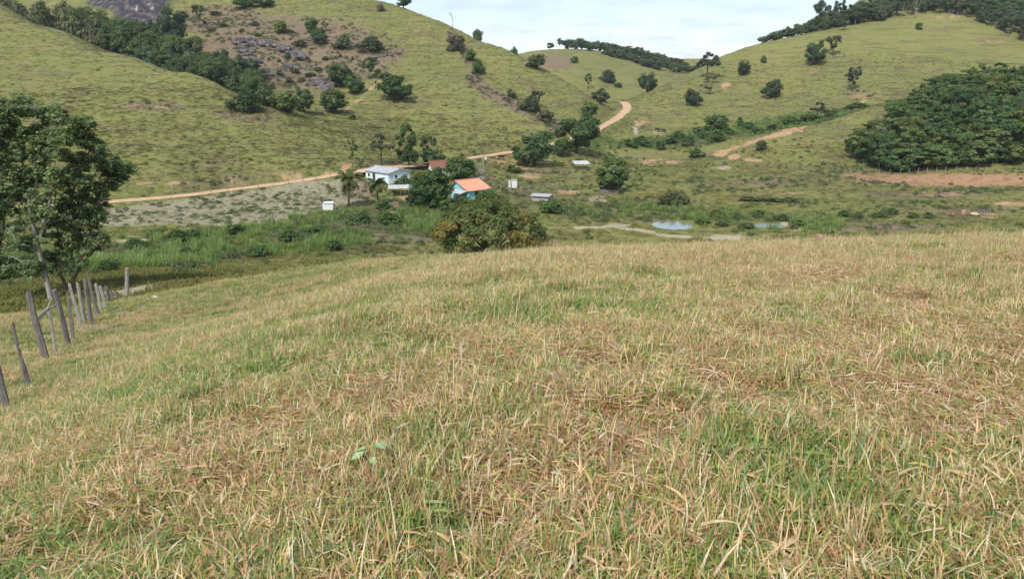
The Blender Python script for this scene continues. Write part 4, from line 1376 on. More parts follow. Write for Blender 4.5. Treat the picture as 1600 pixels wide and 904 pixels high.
T('spur_bush', 'olive bush behind the clay spur right of the flat-topped tree', 1286, 1326, 172, 196, 'bush2', (0.085, 0.11, 0.05), cat='bush', Y=292)
T('spur_bush', 'dark bush between the clay spur and the wood', 1322, 1362, 160, 190, 'bush0', DARK, cat='bush', Y=298)
T('clay_shrub', 'little grey-green shrub on the clay spur', 1181, 1199, 216, 234, 'bush1', (0.09, 0.11, 0.065), cat='shrub', y0=180)
# -- valley floor
T('valley_bush', 'brownish dome-shaped bush near the sky-reflecting pond', 1031, 1073, 301, 320, 'bush0', (0.105, 0.105, 0.05), cat='bush', y0=120)
for k, (u, v) in enumerate(((1170, 311), (1190, 312), (1212, 313), (1232, 313))):
    T('hedge_bush', 'low dark bush in the short row across the right valley floor', u - 15, u + 15, v - 5, v + 2, 'bush%d' % (k % 3), (0.10, 0.12, 0.055), cat='bush', group='row of low bushes in the valley', y0=120)
for k, (u, v) in enumerate(((1118, 334), (1150, 336), (1185, 334), (1220, 340), (1165, 352), (1130, 348), (1245, 348), (1100, 345))):
    T('valley_bush', 'low leafy bush among the weeds right of the sky-reflecting pond', u - 13, u + 13, v - 6, v + 4, 'bush%d' % (k % 3), (0.115, 0.155, 0.06), cat='bush', group='weedy bushes by the ponds', y0=100)
for k, (u, v) in enumerate(((1318, 334), (1340, 336), (1372, 335), (1392, 331), (1426, 336), (1452, 337))):
    T('valley_bush', 'low leafy bush in the broken row left of the clay mounds', u - 10, u + 10, v - 6, v + 4, 'bush%d' % (k % 3), (0.11, 0.15, 0.06), cat='bush', group='broken row of bushes in the right valley', y0=100)
for k, (u, v) in enumerate(((280, 372), (300, 368), (370, 360), (215, 385), (245, 402), (300, 396), (455, 372), (500, 362), (560, 345), (610, 345), (520, 385), (400, 395), (165, 420), (70, 425), (30, 420), (10, 432), (110, 428))):
    T('swamp_bush', 'leafy green bush in the swamp growth along the stream', u - 18, u + 18, v - 13, v + 5, 'bush%d' % (k % 3), (0.065, 0.11, 0.036), cat='bush', group='bushes along the swampy stream', y0=70)
T('near_bush', 'olive bush poking over the grassy brow at the right edge', 1548, 1640, 344, 392, 'bush2', (0.105, 0.125, 0.045), cat='bush', Y=46)


# -- groups that read as one kind
def wood(name, label, group, spots, keys, hmin, hmax, wmin, wmax, cols, ymax=None, grow=False):
    for (x, y) in spots:
        b = Vector((x, y, float(H(x, y)) - 0.1))
        key = random.choice(keys)
        h = random.uniform(hmin, hmax)
        if ymax:
            uu, _v = project(np.array(x), np.array(y), np.array(0.0))
            uu = 800 + F * x / (y * CP - b.z * SP)
            lim = pt_v(uu, ymax(uu) + random.uniform(-4, 16), y)[2]
            h = min(h, lim - b.z)
            if h < 3.5:
                continue
        if grow:
            uu = 800 + F * x / (y * CP - b.z * SP)
            h *= float(np.interp(uu, [1190, 1260, 1300], [0.4, 0.75, 1.0]))
            if uu < 1320 and random.random() < 0.8:
                key = 'low%d' % random.randrange(3)
        tree(name, label, b, key, random.uniform(wmin, wmax), h, random.choice(cols), group, jit=0.18)


def poisson(nmax, mind, gen, tries=6000):
    out = []
    for _ in range(tries):
        p = gen()
        if p is None:
            continue
        if all((p[0] - q[0]) ** 2 + (p[1] - q[1]) ** 2 > mind ** 2 for q in out):
            out.append(p)
            if len(out) >= nmax:
                break
    return out


random.seed(99)


def gen_wood():
    Y = random.uniform(197, 285)
    u0 = float(np.interp(Y, [197, 215, 235, 255, 285], [1390, 1340, 1345, 1380, 1450]))
    u = random.uniform(u0, 1720)
    p = at(u, Y)
    return (p.x, p.y)


WC = [FOR, FOR, (0.11, 0.165, 0.058), (0.075, 0.12, 0.05), (0.14, 0.185, 0.068), (0.165, 0.19, 0.07)]
wood('wood_tree', 'dark leafy tree in the dense wood above the red bank', 'trees of the dense wood above the red bank', poisson(175, 4.8, gen_wood), ['wood0', 'wood1', 'wood2', 'wood3', 'wood4', 'umbrella1', 'umbrella0'], 6.5, 12.5, 6.5, 13.0, WC, ymax=lambda u: float(np.interp(u, [1310, 1345, 1400, 1440, 1480, 1540, 1600, 1700], [222, 192, 155, 133, 113, 97, 104, 100])))
for u, Y in ((1336, 228), (1345, 219), (1362, 212), (1374, 206), (1388, 203), (1400, 199), (1422, 198), (1444, 199), (1468, 197), (1496, 198), (1524, 197), (1552, 198), (1580, 197), (1610, 198)):
    b = at(u, Y)
    tree('edge_tree', 'low leafy tree at the lower edge of the dense wood', b, 'low%d' % random.randrange(3), random.uniform(6, 9), random.uniform(5, 7.5), random.choice(WC), 'trees along the edge of the dense wood', jit=0.2)
T('wood_tree', 'yellow-green crowned tree near the left end of the dense wood', 1366, 1402, 200, 240, 'airy0', (0.14, 0.145, 0.045), Y=214)
T('wood_tree', 'yellowish treetop inside the dense wood', 1476, 1516, 186, 222, 'umbrella0', (0.15, 0.17, 0.045), Y=226)
T('wood_tree', 'pale green treetop near the right end of the dense wood', 1560, 1604, 216, 252, 'umbrella1', (0.12, 0.15, 0.06), Y=212)


def gen_crest():
    u = random.uniform(1190, 1740)
    p0 = np.interp(u, [1190, 1250, 1330, 1430, 1500, 1560, 1620, 1740], [427, 429, 429, 430, 426, 406, 390, 388])
    depth = np.interp(u, [1190, 1280, 1330, 1480, 1580, 1740], [4, 14, 26, 30, 75, 80])
    p = at(u, p0 + random.uniform(0, depth))
    return (p.x, p.y)


HC = [(0.075, 0.108, 0.048), (0.085, 0.12, 0.05), (0.07, 0.095, 0.052), (0.10, 0.115, 0.056)]
wood('crest_tree', 'tree of the hilltop wood behind the bare right crest', 'hilltop wood behind the right crest', poisson(270, 4.2, gen_crest), ['wood0', 'wood1', 'wood2', 'wood3', 'low1', 'airy1'], 7, 11, 6, 9.5, HC, grow=True)
T('crest_tree', 'tallest open-topped tree of the skyline wood, at its left end', 1268, 1296, -2, 46, 'wood4', (0.045, 0.065, 0.035), Y=440)
T('crest_tree', 'second tall tree of the skyline wood, just right of the tallest', 1296, 1322, 0, 44, 'airy2', (0.045, 0.065, 0.035), Y=442)
FARW = [at(u, Y) for u, Y in zip(np.linspace(882, 1062, 34), np.interp(np.linspace(882, 1062, 34), [882, 960, 1062], [606, 622, 640]) + np.random.default_rng(5).uniform(-3, 9, 34))]
wood('far_wood_tree', 'small dark tree in the line of wood along the distant skyline', 'distant skyline wood', [(p.x, p.y) for p in FARW], ['wood0', 'wood1', 'low0', 'low1', 'round1'], 6, 9.5, 7, 11, HC)
FW2 = [at(u, Y) for u, Y in zip(np.linspace(950, 1140, 30), np.linspace(600, 560, 30) + np.random.default_rng(6).uniform(-14, 14, 30))]
wood('far_wood_tree', 'tree of the hazy wood filling the saddle behind the pass', 'wood in the saddle behind the pass', [(p.x, p.y) for p in FW2], ['low0', 'low1', 'low2', 'round1'], 5, 8, 7, 12, HC)


def gen_gully():
    t = random.random()
    u = 105 + t * 300
    Y = np.interp(u, [60, 150, 250, 330, 405], [322, 308, 286, 268, 252]) + random.uniform(0, 36)
    p = at(u, Y)
    return (p.x, p.y)


GC = [(0.072, 0.110, 0.042), (0.088, 0.13, 0.046), (0.115, 0.14, 0.058), (0.068, 0.095, 0.046)]
wood('gully_tree', 'green tree in the wooded gully behind the near left hillside', 'trees of the gully behind the near hill', poisson(120, 3.4, gen_gully), ['low0', 'low1', 'low2', 'airy0', 'round1', 'bush1'], 6, 11, 6, 10.5, GC)
T('gully_tree', 'tall dark tree rising above the gully beside the dark rock face', 250, 300, -2, 62, 'low1', (0.048, 0.075, 0.033), Y=318)
T('gully_tree', 'yellowish tree beside the tall dark one at the rock face', 300, 322, -2, 26, 'airy1', (0.13, 0.13, 0.05), Y=345)
for k, (u, v, Y) in enumerate(((14, 6, 330), (34, 10, 322), (52, 14, 318), (70, 16, 312), (30, 2, 345), (90, 12, 316), (110, 16, 312), (130, 14, 318), (150, 30, 306), (125, 28, 306))):
    T('gully_shrub', 'scrubby bush at the top left corner behind the near hill', u - 16, u + 16, v - 14, v + 6, 'bush%d' % (k % 3), ((0.15, 0.14, 0.07), (0.12, 0.13, 0.06))[k % 2], cat='bush', group='scrub behind the crest at the upper left', Y=Y)
T('hill_tree', 'dark clump tree at the top edge of the hill, left one', 364, 400, -12, 16, 'low0', DARK, Y=375)
T('hill_tree', 'dark clump tree at the top edge of the hill, right one', 396, 430, -8, 22, 'low2', DARK, Y=378)

random.seed(321)
for k, (u, v) in enumerate(((352, 40), (330, 48), (378, 48), (405, 55), (418, 92), (432, 96), (446, 90), (462, 112), (436, 116), (480, 96), (488, 118), (470, 126), (450, 128), (425, 130), (500, 108), (512, 92), (530, 88), (548, 92), (470, 70), (340, 22), (318, 36), (400, 38), (455, 50), (574, 104), (590, 112))):
    rs = random.uniform(3, 9)
    T('rock_scrub', 'small grey-green scrub bush among the rocks of the outcrop', u - rs + random.uniform(-8, 8), u + rs, v - rs * 0.8, v + 2, 'bush%d' % (k % 3), random.choice(((0.12, 0.12, 0.065), (0.10, 0.125, 0.05), (0.15, 0.13, 0.075))), cat='bush', group='scrub on the rock outcrop', y0=240)
for k, (u, v) in enumerate(((1000, 222), (1012, 226), (1050, 222), (1058, 214), (1092, 205), (1140, 208), (1170, 200), (1185, 206), (985, 226), (1100, 214))):
    T('marsh_bush', 'low green bush in the marshy strip behind the far pond', u - 12, u + 12, v - 9, v + 3, 'bush%d' % (k % 3), (0.10, 0.15, 0.05), cat='bush', group='bushes of the marshy strip', y0=230)
# -- bare and dead trees
def dead(label, u, v0, v1, k, Y=None, w=1.0, name='dead_tree', y0=60):
    b = at(u, Y) if Y else hit(u, v1, y0)
    h = (pt_v(u, v0, b.y)[2] - b.z)
    t = thing(name, label, 'dead tree', b, random.uniform(0, 6.28), None, (h * w, h * w, h / 0.95))
    link('trunk', DEAD[k], t)
    return t


dead('leafless dead tree standing on the skyline of the big hill', 707, 12, 37, 0, Y=369, w=0.9)
dead('white bare trunk on the crest of the right hill, left one', 1430, -6, 29, 1, Y=424, w=0.8)
dead('white bare trunk on the crest of the right hill, lower right one', 1475, 8, 47, 2, w=0.8)
dead('thin bare tree on the end of the clay spur', 1312, 178, 204, 0, w=0.7, y0=200)
dead('bare grey trunk among the gully trees below the outcrop', 494, 142, 178, 1, w=0.8)

# ------------------------------------------------------------------ the two trees by the near fence
def inpoly(p, pl):
    c = False
    for i in range(len(pl)):
        (a, b), (x, y) = pl[i], pl[(i + 1) % len(pl)]
        if (b > p[1]) != (y > p[1]) and p[0] < (x - a) * (p[1] - b) / (y - b) + a:
            c = not c
    return c


def fence_trees():
    random.seed(41)
    g = np.random.default_rng(41)
    spec = {
        'a': dict(base=(80, 468), mat=M_BARKP, label='tall pale-trunked tree leaning left over the fence posts',
                  limbs=[([(80, 468), (70, 425), (56, 370), (47, 325), (40, 280), (30, 230), (18, 180)], 0.16),
                         ([(50, 335), (30, 300), (10, 270), (-20, 240)], 0.08), ([(58, 378), (75, 330), (82, 280), (88, 230), (86, 190)], 0.09),
                         ([(45, 320), (60, 270), (70, 220), (60, 170)], 0.07), ([(62, 400), (35, 380), (5, 350), (-40, 330)], 0.07), ([(72, 440), (45, 415), (15, 400), (-25, 395)], 0.05)]),
        'b': dict(base=(104, 462), mat=M_BARK, label='dark forked tree with crown spreading right beside the pale trunk',
                  limbs=[([(104, 462), (112, 440), (124, 415), (128, 385), (118, 345), (108, 300), (112, 250)], 0.17),
                         ([(128, 390), (142, 360), (150, 330), (165, 300), (185, 275), (205, 262)], 0.08), ([(110, 310), (125, 270), (140, 235), (138, 205)], 0.08),
                         ([(100, 455), (92, 420), (95, 380), (85, 340), (88, 300)], 0.10), ([(126, 405), (140, 400), (152, 385), (160, 360)], 0.06), ([(150, 335), (135, 300), (160, 250), (170, 240)], 0.06)]),
    }
    outline = [(-90, 170), (-40, 150), (20, 139), (46, 152), (48, 172), (92, 160), (112, 184), (146, 187), (136, 204), (162, 220), (172, 240), (214, 260), (206, 272), (186, 282), (182, 300),
               (160, 308), (160, 345), (166, 372), (148, 400), (128, 420), (100, 440), (60, 445), (20, 425), (-40, 400), (-90, 330)]
    targets = []
    tries = 0
    while len(targets) < 460 and tries < 20000:
        tries += 1
        p = (random.uniform(-90, 216), random.uniform(138, 428))
        if not inpoly(p, outline):
            continue
        if p[1] > 330 and random.random() < 0.2:
            continue
        if all((p[0] - q[0]) ** 2 + ((p[1] - q[1]) * 1.4) ** 2 > 6.2 ** 2 for q in targets):
            targets.append(p)
    data = {}
    for k, sp in spec.items():
        b = hit(*sp['base'])
        Y0 = b.y
        L = []
        for j, (line, r) in enumerate(sp['limbs']):
            dep = 0.0 if j in (0,) else random.uniform(-1.4, 1.4)
            P3 = []
            for i, (u, v) in enumerate(line):
                f = i / (len(line) - 1)
                P3.append(Vector(pt_v(u, v, Y0 + dep * f + (0.25 * math.sin(i * 1.7 + j) if i else 0))))
            if j == 0:
                P3[0].z -= 0.3
            else:   # start exactly on the stem
                st = min((q for l_ in L[:1] for q in l_[0]), key=lambda q: (q - P3[0]).length)
                P3[0] = st.copy()
            C3 = [Vector(q) for q in catmull([tuple(q) for q in P3], 4)]
            L.append((C3, r))
        data[k] = (b, L, [], [])
    for (u, v) in targets:
        cand = []
        for k, (b, L, _, _) in data.items():
            for li, (C3, r) in enumerate(L):
                for qi, q in enumerate(C3[len(C3) // 3:]):
                    uu, vv = project(np.array(q.x), np.array(q.y), np.array(q.z))
                    cand.append(((uu - u) ** 2 + (vv - v + 8) ** 2, k, q))
        cand.sort(key=lambda c: float(c[0]))
        _, k, q = cand[0]
        Y = q.y + random.gauss(0, 0.9) * min(1.3, 0.3 + math.sqrt(float(cand[0][0])) / 45)
        data[k][2].append((q, Vector(pt_v(u, v, Y))))
    for k, (b, L, tg, _) in data.items():
        t = thing('fence_tree', spec[k]['label'], 'tree', b)
        mb = MB()
        loc = Vector(b)
        for C3, r in L:
            nC = len(C3)
            mb.tube([tuple(q - loc) for q in C3], [r * (1 - 0.8 * i / (nC - 1)) for i in range(nC)], 8, rough=0.12)
        ctr, nrm, tin = [], [], []
        for q, e in tg:
            m1 = q.lerp(e, 0.5) + Vector((0, 0, 0.12))
            mb.tube([tuple(q - loc), tuple(m1 - loc), tuple(e - loc)], [0.022, 0.014, 0.006], 4)
            tint = random.uniform(0.8, 1.25)
            for s in range(7):      # side sprays, drooping a little at their ends
                a = random.uniform(0, 6.28)
                d = Vector((math.cos(a), math.sin(a), random.uniform(-0.7, 0.6)))
                Lg = random.uniform(0.16, 0.5)
                e2 = e + d * Lg - Vector((0, 0, 0.1 * Lg))
                mb.tube([tuple(e - loc), tuple(e2 - loc)], [0.006, 0.003], 3)
                for w_ in range(21):
                    f = random.uniform(0.25, 1.08)
                    c = e.lerp(e2, f) + Vector((random.gauss(0, 0.09), random.gauss(0, 0.09), random.gauss(0, 0.08)))
                    ctr.append(c - loc)
                    nrm.append((d.x * 0.4 + random.gauss(0, .4), d.y * 0.4 + random.gauss(0, .4), 0.8))
                    tin.append(tint)
        g2 = np.random.default_rng(len(ctr))
        C = np.array(tin)[:, None] * g2.uniform(0.7, 1.3, (len(ctr), 1)) * np.array([[1, 1, 1.0]])
        V = leaf_quads(np.array([tuple(c) for c in ctr]), np.array(nrm), 0.125, g2, 1.6)
        cr = link('crown', quads_mesh('crown', V, C, M_LEAF), t)
        cr.color = (0.20, 0.265, 0.115, 1) if k == 'a' else (0.175, 0.235, 0.10, 1)
        mb.build('trunk', spec[k]['mat'], t, smooth=True)


fence_trees()

# ------------------------------------------------------------------ broad yellow-tinged tree below the brow
def cashew_tree():
    g = np.random.default_rng(77)
    random.seed(77)
    b = at(764, 105)
    t = thing('broad_tree', 'broad round tree with orange-yellow tinged leaves in front of the orange roof', 'tree', b)
    p = px(b)
    ztop = pt_v(760, 303, b.y)[2] - b.z
    cc = []
    while len(cc) < 130:
        d = g.normal(0, 1, 3)
        d /= np.linalg.norm(d)
        if d[2] < -0.35:
            continue
        r = 0.62 + 0.38 * g.uniform(0, 1) ** 0.6
        q = np.array([d[0] * r * 8.3, d[1] * r * 7.2, ztop * 0.46 + d[2] * r * ztop * 0.52])
        q[2] -= 0.018 * q[0] ** 2 * 0.6
        if q[0] > 4 and q[2] > ztop * 0.72:
            continue
        if q[2] > 0.7:
            cc.append(q)
    cc = np.array(cc)
    nl = 150
    k = len(cc) * nl
    ci = np.repeat(np.arange(len(cc)), nl)
    d = g.normal(0, 1, (k, 3))
    d /= np.linalg.norm(d, axis=1)[:, None]
    ctr = cc[ci] + d * (g.uniform(0, 1, (k, 1)) ** 0.5) * np.array([1.15, 1.15, 0.75])
    nrm = d + (ctr - np.array([0, 0, ztop * 0.3])) * 0.12 + np.array([0, 0, 0.5])
    base = np.where(g.uniform(0, 1, (len(cc), 1)) < 0.22, np.array([[0.27, 0.205, 0.05]]), np.where(g.uniform(0, 1, (len(cc), 1)) < 0.5, np.array([[0.125, 0.165, 0.045]]), np.array([[0.18, 0.20, 0.055]])))
    C = base[ci] * g.uniform(0.65, 1.3, (k, 1))
    V = leaf_quads(ctr, nrm, 0.27, g, 1.5)
    link('crown', quads_mesh('crown', V, C, M_LEAF), t)
    mb = MB()
    mb.tube([(0, 0, -0.5), (0.1, 0, 0.8), (0.3, 0.1, 1.6)], [0.42, 0.34, 0.3], 9, rough=0.15)
    for j in range(16):
        q = Vector(cc[random.randrange(len(cc))])
        st = Vector((0.2, 0.05, random.uniform(0.8, 1.6)))
        m1 = st.lerp(q, 0.45) + Vector((0, 0, random.uniform(-0.2, 0.5)))
        mb.tube([tuple(st), tuple(m1), tuple(q)], [0.2, 0.11, 0.03], 6, rough=0.1)
    mb.build('trunk', M_BARK, t, smooth=True)


cashew_tree()

# ------------------------------------------------------------------ palms
def palm(label, u, v0, v1, lean=0.0, seed=0):
    random.seed(seed)
    g = np.random.default_rng(seed)
    b = hit(u, v1, 100)
    h = (v1 - v0) * px(b) * 1.02
    t = thing('coconut_palm', label, 'palm', b)
    th = h * 0.62
    mb = MB()
    mb.tube([(0, 0, -0.3), (lean * 0.3, 0, th * 0.4), (lean, 0, th)], [0.24, 0.17, 0.14], 8, rough=0.1)
    mb.build('trunk', M_BARK, t, smooth=True)
    for i in range(22):
        a = 2 * math.pi * i / 22 * 2.6 + random.uniform(-.2, .2)
        el = random.uniform(0.1, 1.35)
        L = h * random.uniform(0.34, 0.43)
        V, C = [], []
        p = Vector((lean, 0, th))
        hd = Vector((math.cos(a), math.sin(a), 0))
        sd = Vector((-math.sin(a), math.cos(a), 0))
        seg = 9
        old = i % 5 == 0
        colr = np.array((0.20, 0.17, 0.07) if old and seed % 2 else (0.115, 0.150, 0.045)) * random.uniform(0.8, 1.2)
        if old:
            el = random.uniform(-0.5, 0.1)
        for s in range(seg):
            e = el - 1.5 * (s / seg) ** 1.4
            d = hd * math.cos(e) + Vector((0, 0, math.sin(e)))
            q = p + d * L / seg
            w = 0.05 * (1 - s / seg) + 0.015
            V.append([tuple(p - sd * w), tuple(p + sd * w), tuple(q + sd * w), tuple(q - sd * w)])
            C.append(colr * 1.1)
            if s:
                ll = L * 0.20 * math.sin(math.pi * (s + 0.6) / (seg + 0.8)) + 0.12
                for sg in (-1, 1):
                    for z in (0.0, 0.25, 0.5, 0.75):
                        r0 = p.lerp(q, z)
                        tip = r0 + sd * sg * ll + d * ll * 0.5 - Vector((0, 0, ll * random.uniform(0.25, 0.75)))
                        wd = d * 0.12
                        V.append([tuple(r0 - wd), tuple(r0 + wd), tuple(tip + wd * 0.2), tuple(tip - wd * 0.2)])
                        C.append(colr * random.uniform(0.75, 1.25))
            p = q
        link('frond', quads_mesh('frond', np.array(V), np.array(C), M_LEAF), t)


palm('tall palm left of the pale blue house', 545, 256, 322, 0.3, 1)
palm('palm in front of the wall of the pale blue house', 591, 271, 318, -0.2, 3)
palm('palm with drooping fronds over the grey-roofed open barn', 657, 266, 318, 0.2, 4)

# ------------------------------------------------------------------ houses and sheds
M_BLUEW = simple('pale_blue_wash', (0.70, 0.83, 0.83), 0.85, 0.12, 0.8)
M_TURQ = simple('turquoise_wash', (0.27, 0.62, 0.68), 0.85, 0.12, 0.8)
M_WHITE = simple('white_wash', (0.78, 0.77, 0.74), 0.85, 0.12, 1.2)
M_FIBRO = simple('fibre_cement', (0.42, 0.42, 0.425), 0.9, 0.25, 1.0)
M_FIBROL = simple('pale_fibre_cement', (0.50, 0.50, 0.47), 0.9, 0.25, 1.0)
M_TILE = simple('orange_tile', (0.62, 0.30, 0.19), 0.85, 0.15, 2.0)
M_TILED = simple('old_red_tile', (0.25, 0.118, 0.08), 0.9, 0.35, 2.0)
M_GLASS = simple('dark_pane', (0.03, 0.035, 0.04), 0.2, 0.1)
M_DOOR = simple('dark_door', (0.09, 0.07, 0.06), 0.7, 0.2)
M_CONC = simple('mud_concrete', (0.40, 0.34, 0.28), 0.9, 0.25, 1.5)
M_DARKW = simple('dark_boards', (0.10, 0.085, 0.075), 0.9, 0.3, 3.0)


def roof_plane(mb, e0, e1, r1, r0, th=0.07, n=24, amp=0.035):
    """one slope from eave edge e0-e1 up to ridge edge r0-r1, with ribs running down the slope"""
    e0, e1, r0, r1 = map(Vector, (e0, e1, r0, r1))
    nr = (e1 - e0).cross(r0 - e0).normalized()
    if nr.z < 0:
        nr = -nr
    vs, fs = [], []
    for i in range(2 * n + 1):
        f = i / (2 * n)
        off = nr * (amp if i % 2 else -amp)
        for q in (e0.lerp(e1, f), r0.lerp(r1, f)):
            vs.append(tuple(q + off)); vs.append(tuple(q + off - nr * th))
    for i in range(2 * n):
        a, b = 4 * i, 4 * (i + 1)
        fs += [(a, b, b + 2, a + 2), (a + 1, a + 3, b + 3, b + 1), (a, a + 1, b + 1, b), (a + 2, b + 2, b + 3, a + 3)]
    fs += [(0, 2, 3, 1), (8 * n, 8 * n + 1, 8 * n + 3, 8 * n + 2)]
    mb.face_add(vs, fs)


def house(name, label, base, rz, L, D, eave, rise, wall, roofm, over=0.45, wins=(), doors=(), endm=None, ridge_off=0.0, cat='house'):
    """gabled house: long axis X, front is -Y; wins/doors: (side, position, width, sill, height)"""
    t = thing(name, label, cat, base, rz)
    hx, hy = L / 2, D / 2
    ry = ridge_off
    wb = MB()
    lo = -1.6
    sec = [(-hy, lo), (-hy, eave), (ry, eave + rise), (hy, eave), (hy, lo)]
    vs = [(-hx, y, z) for y, z in sec] + [(hx, y, z) for y, z in sec]
    wb.face_add(vs, [(0, 1, 2, 3, 4)[::-1], (5, 6, 7, 8, 9), (0, 5, 6, 1)[::-1], (3, 8, 9, 4)[::-1]])
    wb.build('wall', wall, t)
    for sgn in (-1, 1):
        mb = MB()
        yo = sgn * hy
        sl = rise / abs(yo - ry)
        eo = sgn * (hy + over)
        ez = eave - sl * over
        roof_plane(mb, (-hx - over, eo, ez + 0.1), (hx + over, eo, ez + 0.1), (hx + over, ry, eave + rise + 0.1), (-hx - over, ry, eave + rise + 0.1))
        mb.build('roof', roofm, t)
    MB().tube([(-hx - over, ry, eave + rise + 0.13), (hx + over, ry, eave + rise + 0.13)], [0.12, 0.12], 6).build('ridge_cap', roofm, t)

    def opening(kind, side, pos, w, sill, h):
        fm, pm = (M_WHITE, M_GLASS) if kind == 'window' else (M_WOOD, M_DOOR)
        if side in 'fb':
            s = -1 if side == 'f' else 1
            c = lambda o: (pos, s * (hy + o), sill + h / 2)
            dim = lambda a, b, d_: (a, d_, b)
        else:
            s = -1 if side == 'l' else 1
            c = lambda o: (s * (hx + o), pos, sill + h / 2)
            dim = lambda a, b, d_: (d_, a, b)
        fr = MB()
        cx, cy, cz = c(0.03)
        for k in (-1, 1):
            if side in 'fb':
                fr.box((cx + k * (w / 2 + 0.05), cy, cz), (0.1, 0.12, h + 0.2))
                fr.box((cx, cy, cz + k * (h / 2 + 0.05)), (w, 0.118, 0.1))
            else:
                fr.box((cx, cy + k * (w / 2 + 0.05), cz), (0.12, 0.1, h + 0.2))
                fr.box((cx, cy, cz + k * (h / 2 + 0.05)), (0.118, w, 0.1))
        o = fr.build(kind, fm, t)
        MB().box(c(0.015), dim(w, h, 0.05)).build('pane' if kind == 'window' else 'leaf_panel', pm, o)
    for w in wins:
        opening('window', *w)
    for d_ in doors:
        opening('door', *d_)
    return t


b = hit(606, 283, 120)
house('blue_house', 'pale blue house with low grey sheet roof among palms', b, math.radians(-46), 9.3, 6.0, 2.45, 0.75, M_BLUEW, M_FIBRO, 0.4,
      wins=(('r', -0.9, 0.7, 1.2, 0.7), ('f', -3.2, 0.8, 1.1, 0.8)), doors=(('f', -1.2, 0.9, 0.0, 2.0),))
b = hit(735, 310, 100)
t = house('orange_roof_house', 'turquoise house with bright orange tiled roof', b, math.radians(40), 5.6, 6.2, 2.3, 1.6, M_TURQ, M_TILE, 0.5, wins=(('f', 1.6, 0.9, 0.9, 0.9), ('l', 0.5, 0.7, 1.1, 0.8)), doors=(('f', -0.6, 0.9, 0, 1.95),), ridge_off=1.0)
mb = MB()
roof_plane(mb, (-5.0, -3.0, 1.75), (-5.0, 1.8, 1.75), (-3.05, 1.8, 2.25), (-3.05, -3.0, 2.25), n=10)
mb.build('porch_roof', M_FIBROL, t)
for yy in (-2.8, 1.6):
    MB().tube([(-4.85, yy, -1.2), (-4.85, yy, 1.72)], [0.07, 0.07], 6).build('porch_post', M_WOOD, t)
b = hit(690, 273, 140)
t = house('white_house', 'white house with old red-brown tiled roof half hidden by trees', b, math.radians(20), 5.4, 5.0, 2.2, 1.25, M_WHITE, M_TILED, 0.6, wins=(('f', 0.4, 0.8, 1.0, 0.9), ('f', 1.9, 0.7, 1.0, 0.9)), doors=(('f', -1.2, 0.9, 0, 2.0),))
for xx in (-2.5, -1.5):
    MB().tube([(xx, -2.95, -1), (xx, -2.95, 1.9)], [0.08, 0.08], 6).build('veranda_post', M_WOOD, t)


def shed(name, label, base, rz, L, D, hf, hb, roofm, wallh=0.0, wallm=None, gable=0.0, post=0.07, cat='shed', np_=3):
    t = thing(name, label, cat, base, rz)
    hx, hy = L / 2, D / 2
    if gable:
        for s in (-1, 1):
            mb = MB()
            roof_plane(mb, (-hx - .3, s * (hy + .3), hf), (hx + .3, s * (hy + .3), hf), (hx + .3, 0, hf + gable), (-hx - .3, 0, hf + gable), n=16)
            mb.build('roof', roofm, t)
    else:
        mb = MB()
        roof_plane(mb, (-hx - .3, -hy - .3, hf), (hx + .3, -hy - .3, hf), (hx + .3, hy + .3, hb), (-hx - .3, hy + .3, hb), n=16)
        mb.build('roof', roofm, t)
    for s, hh in ((-1, hf), (1, hb if not gable else hf)):
        for k in range(np_):
            xx = -hx + L * k / (np_ - 1)
            MB().tube([(xx, s * hy, -1.2), (xx + 0.03, s * hy, hh - 0.08)], [post, post * 0.85], 6, rough=0.15).build('post', M_WOOD, t)
    if wallh:
        mb = MB()
        mb.box((0, hy - 0.06, wallh / 2 - 0.5), (L - 0.2, 0.1, wallh + 1))
        mb.box((0, -hy + 0.06, wallh / 2 - 0.5), (L - 0.2, 0.1, wallh + 1))
        for s in (-1, 1):
            mb.box((s * (hx - 0.04), 0, wallh / 2 - 0.51), (0.1, D - 0.3, wallh + 1))
        mb.build('wall', wallm or M_DARKW, t)
    return t


shed('open_barn', 'open barn with pale grey roof below the pale blue house', hit(626, 305, 110), math.radians(8), 4.6, 3.4, 1.7, 1.7, M_FIBROL, gable=0.6, cat='barn')
shed('low_shed', 'low shed with wide grey sheet roof in the open valley', hit(847, 313, 110), math.radians(-20), 3.9, 3.4, 1.15, 1.25, M_FIBRO, 0.75, M_CONC, gable=0.35)
shed('shelter', 'small open shelter with whitish slanted roof in the pasture', hit(908, 264, 150), math.radians(12), 4.0, 2.8, 1.5, 2.15, M_FIBROL, 0.5, M_DARKW, cat='shelter')
shed('lean_to', 'ramshackle dark lean-to under the round valley tree', hit(951, 301, 120), math.radians(-6), 4.4, 2.6, 1.6, 2.0, M_DARKW, 0.9, M_WOOD, np_=5, cat='lean-to')
shed('corral', 'weathered wooden corral shed beside the utility pole', hit(747, 279, 130), math.radians(10), 3.0, 3.0, 1.9, 2.3, M_WOOD, 0.8, M_WOODP, np_=4, cat='corral')

# white block with a flat lid by the fallow field
b = hit(513, 327, 100)
t = thing('water_box', 'white block-shaped water tank with flat lid beside the fallow field', 'water tank', b, math.radians(10))
MB().box((0, 0, 0.35), (2.0, 1.7, 1.9)).build('tank', M_WHITE, t)
MB().box((0.15, 0, 1.37), (1.9, 2.0, 0.12)).build('lid', M_WHITE, t)
MB().box((-0.85, -0.3, 1.34), (0.4, 0.7, 0.1)).build('hatch', M_DOOR, t)
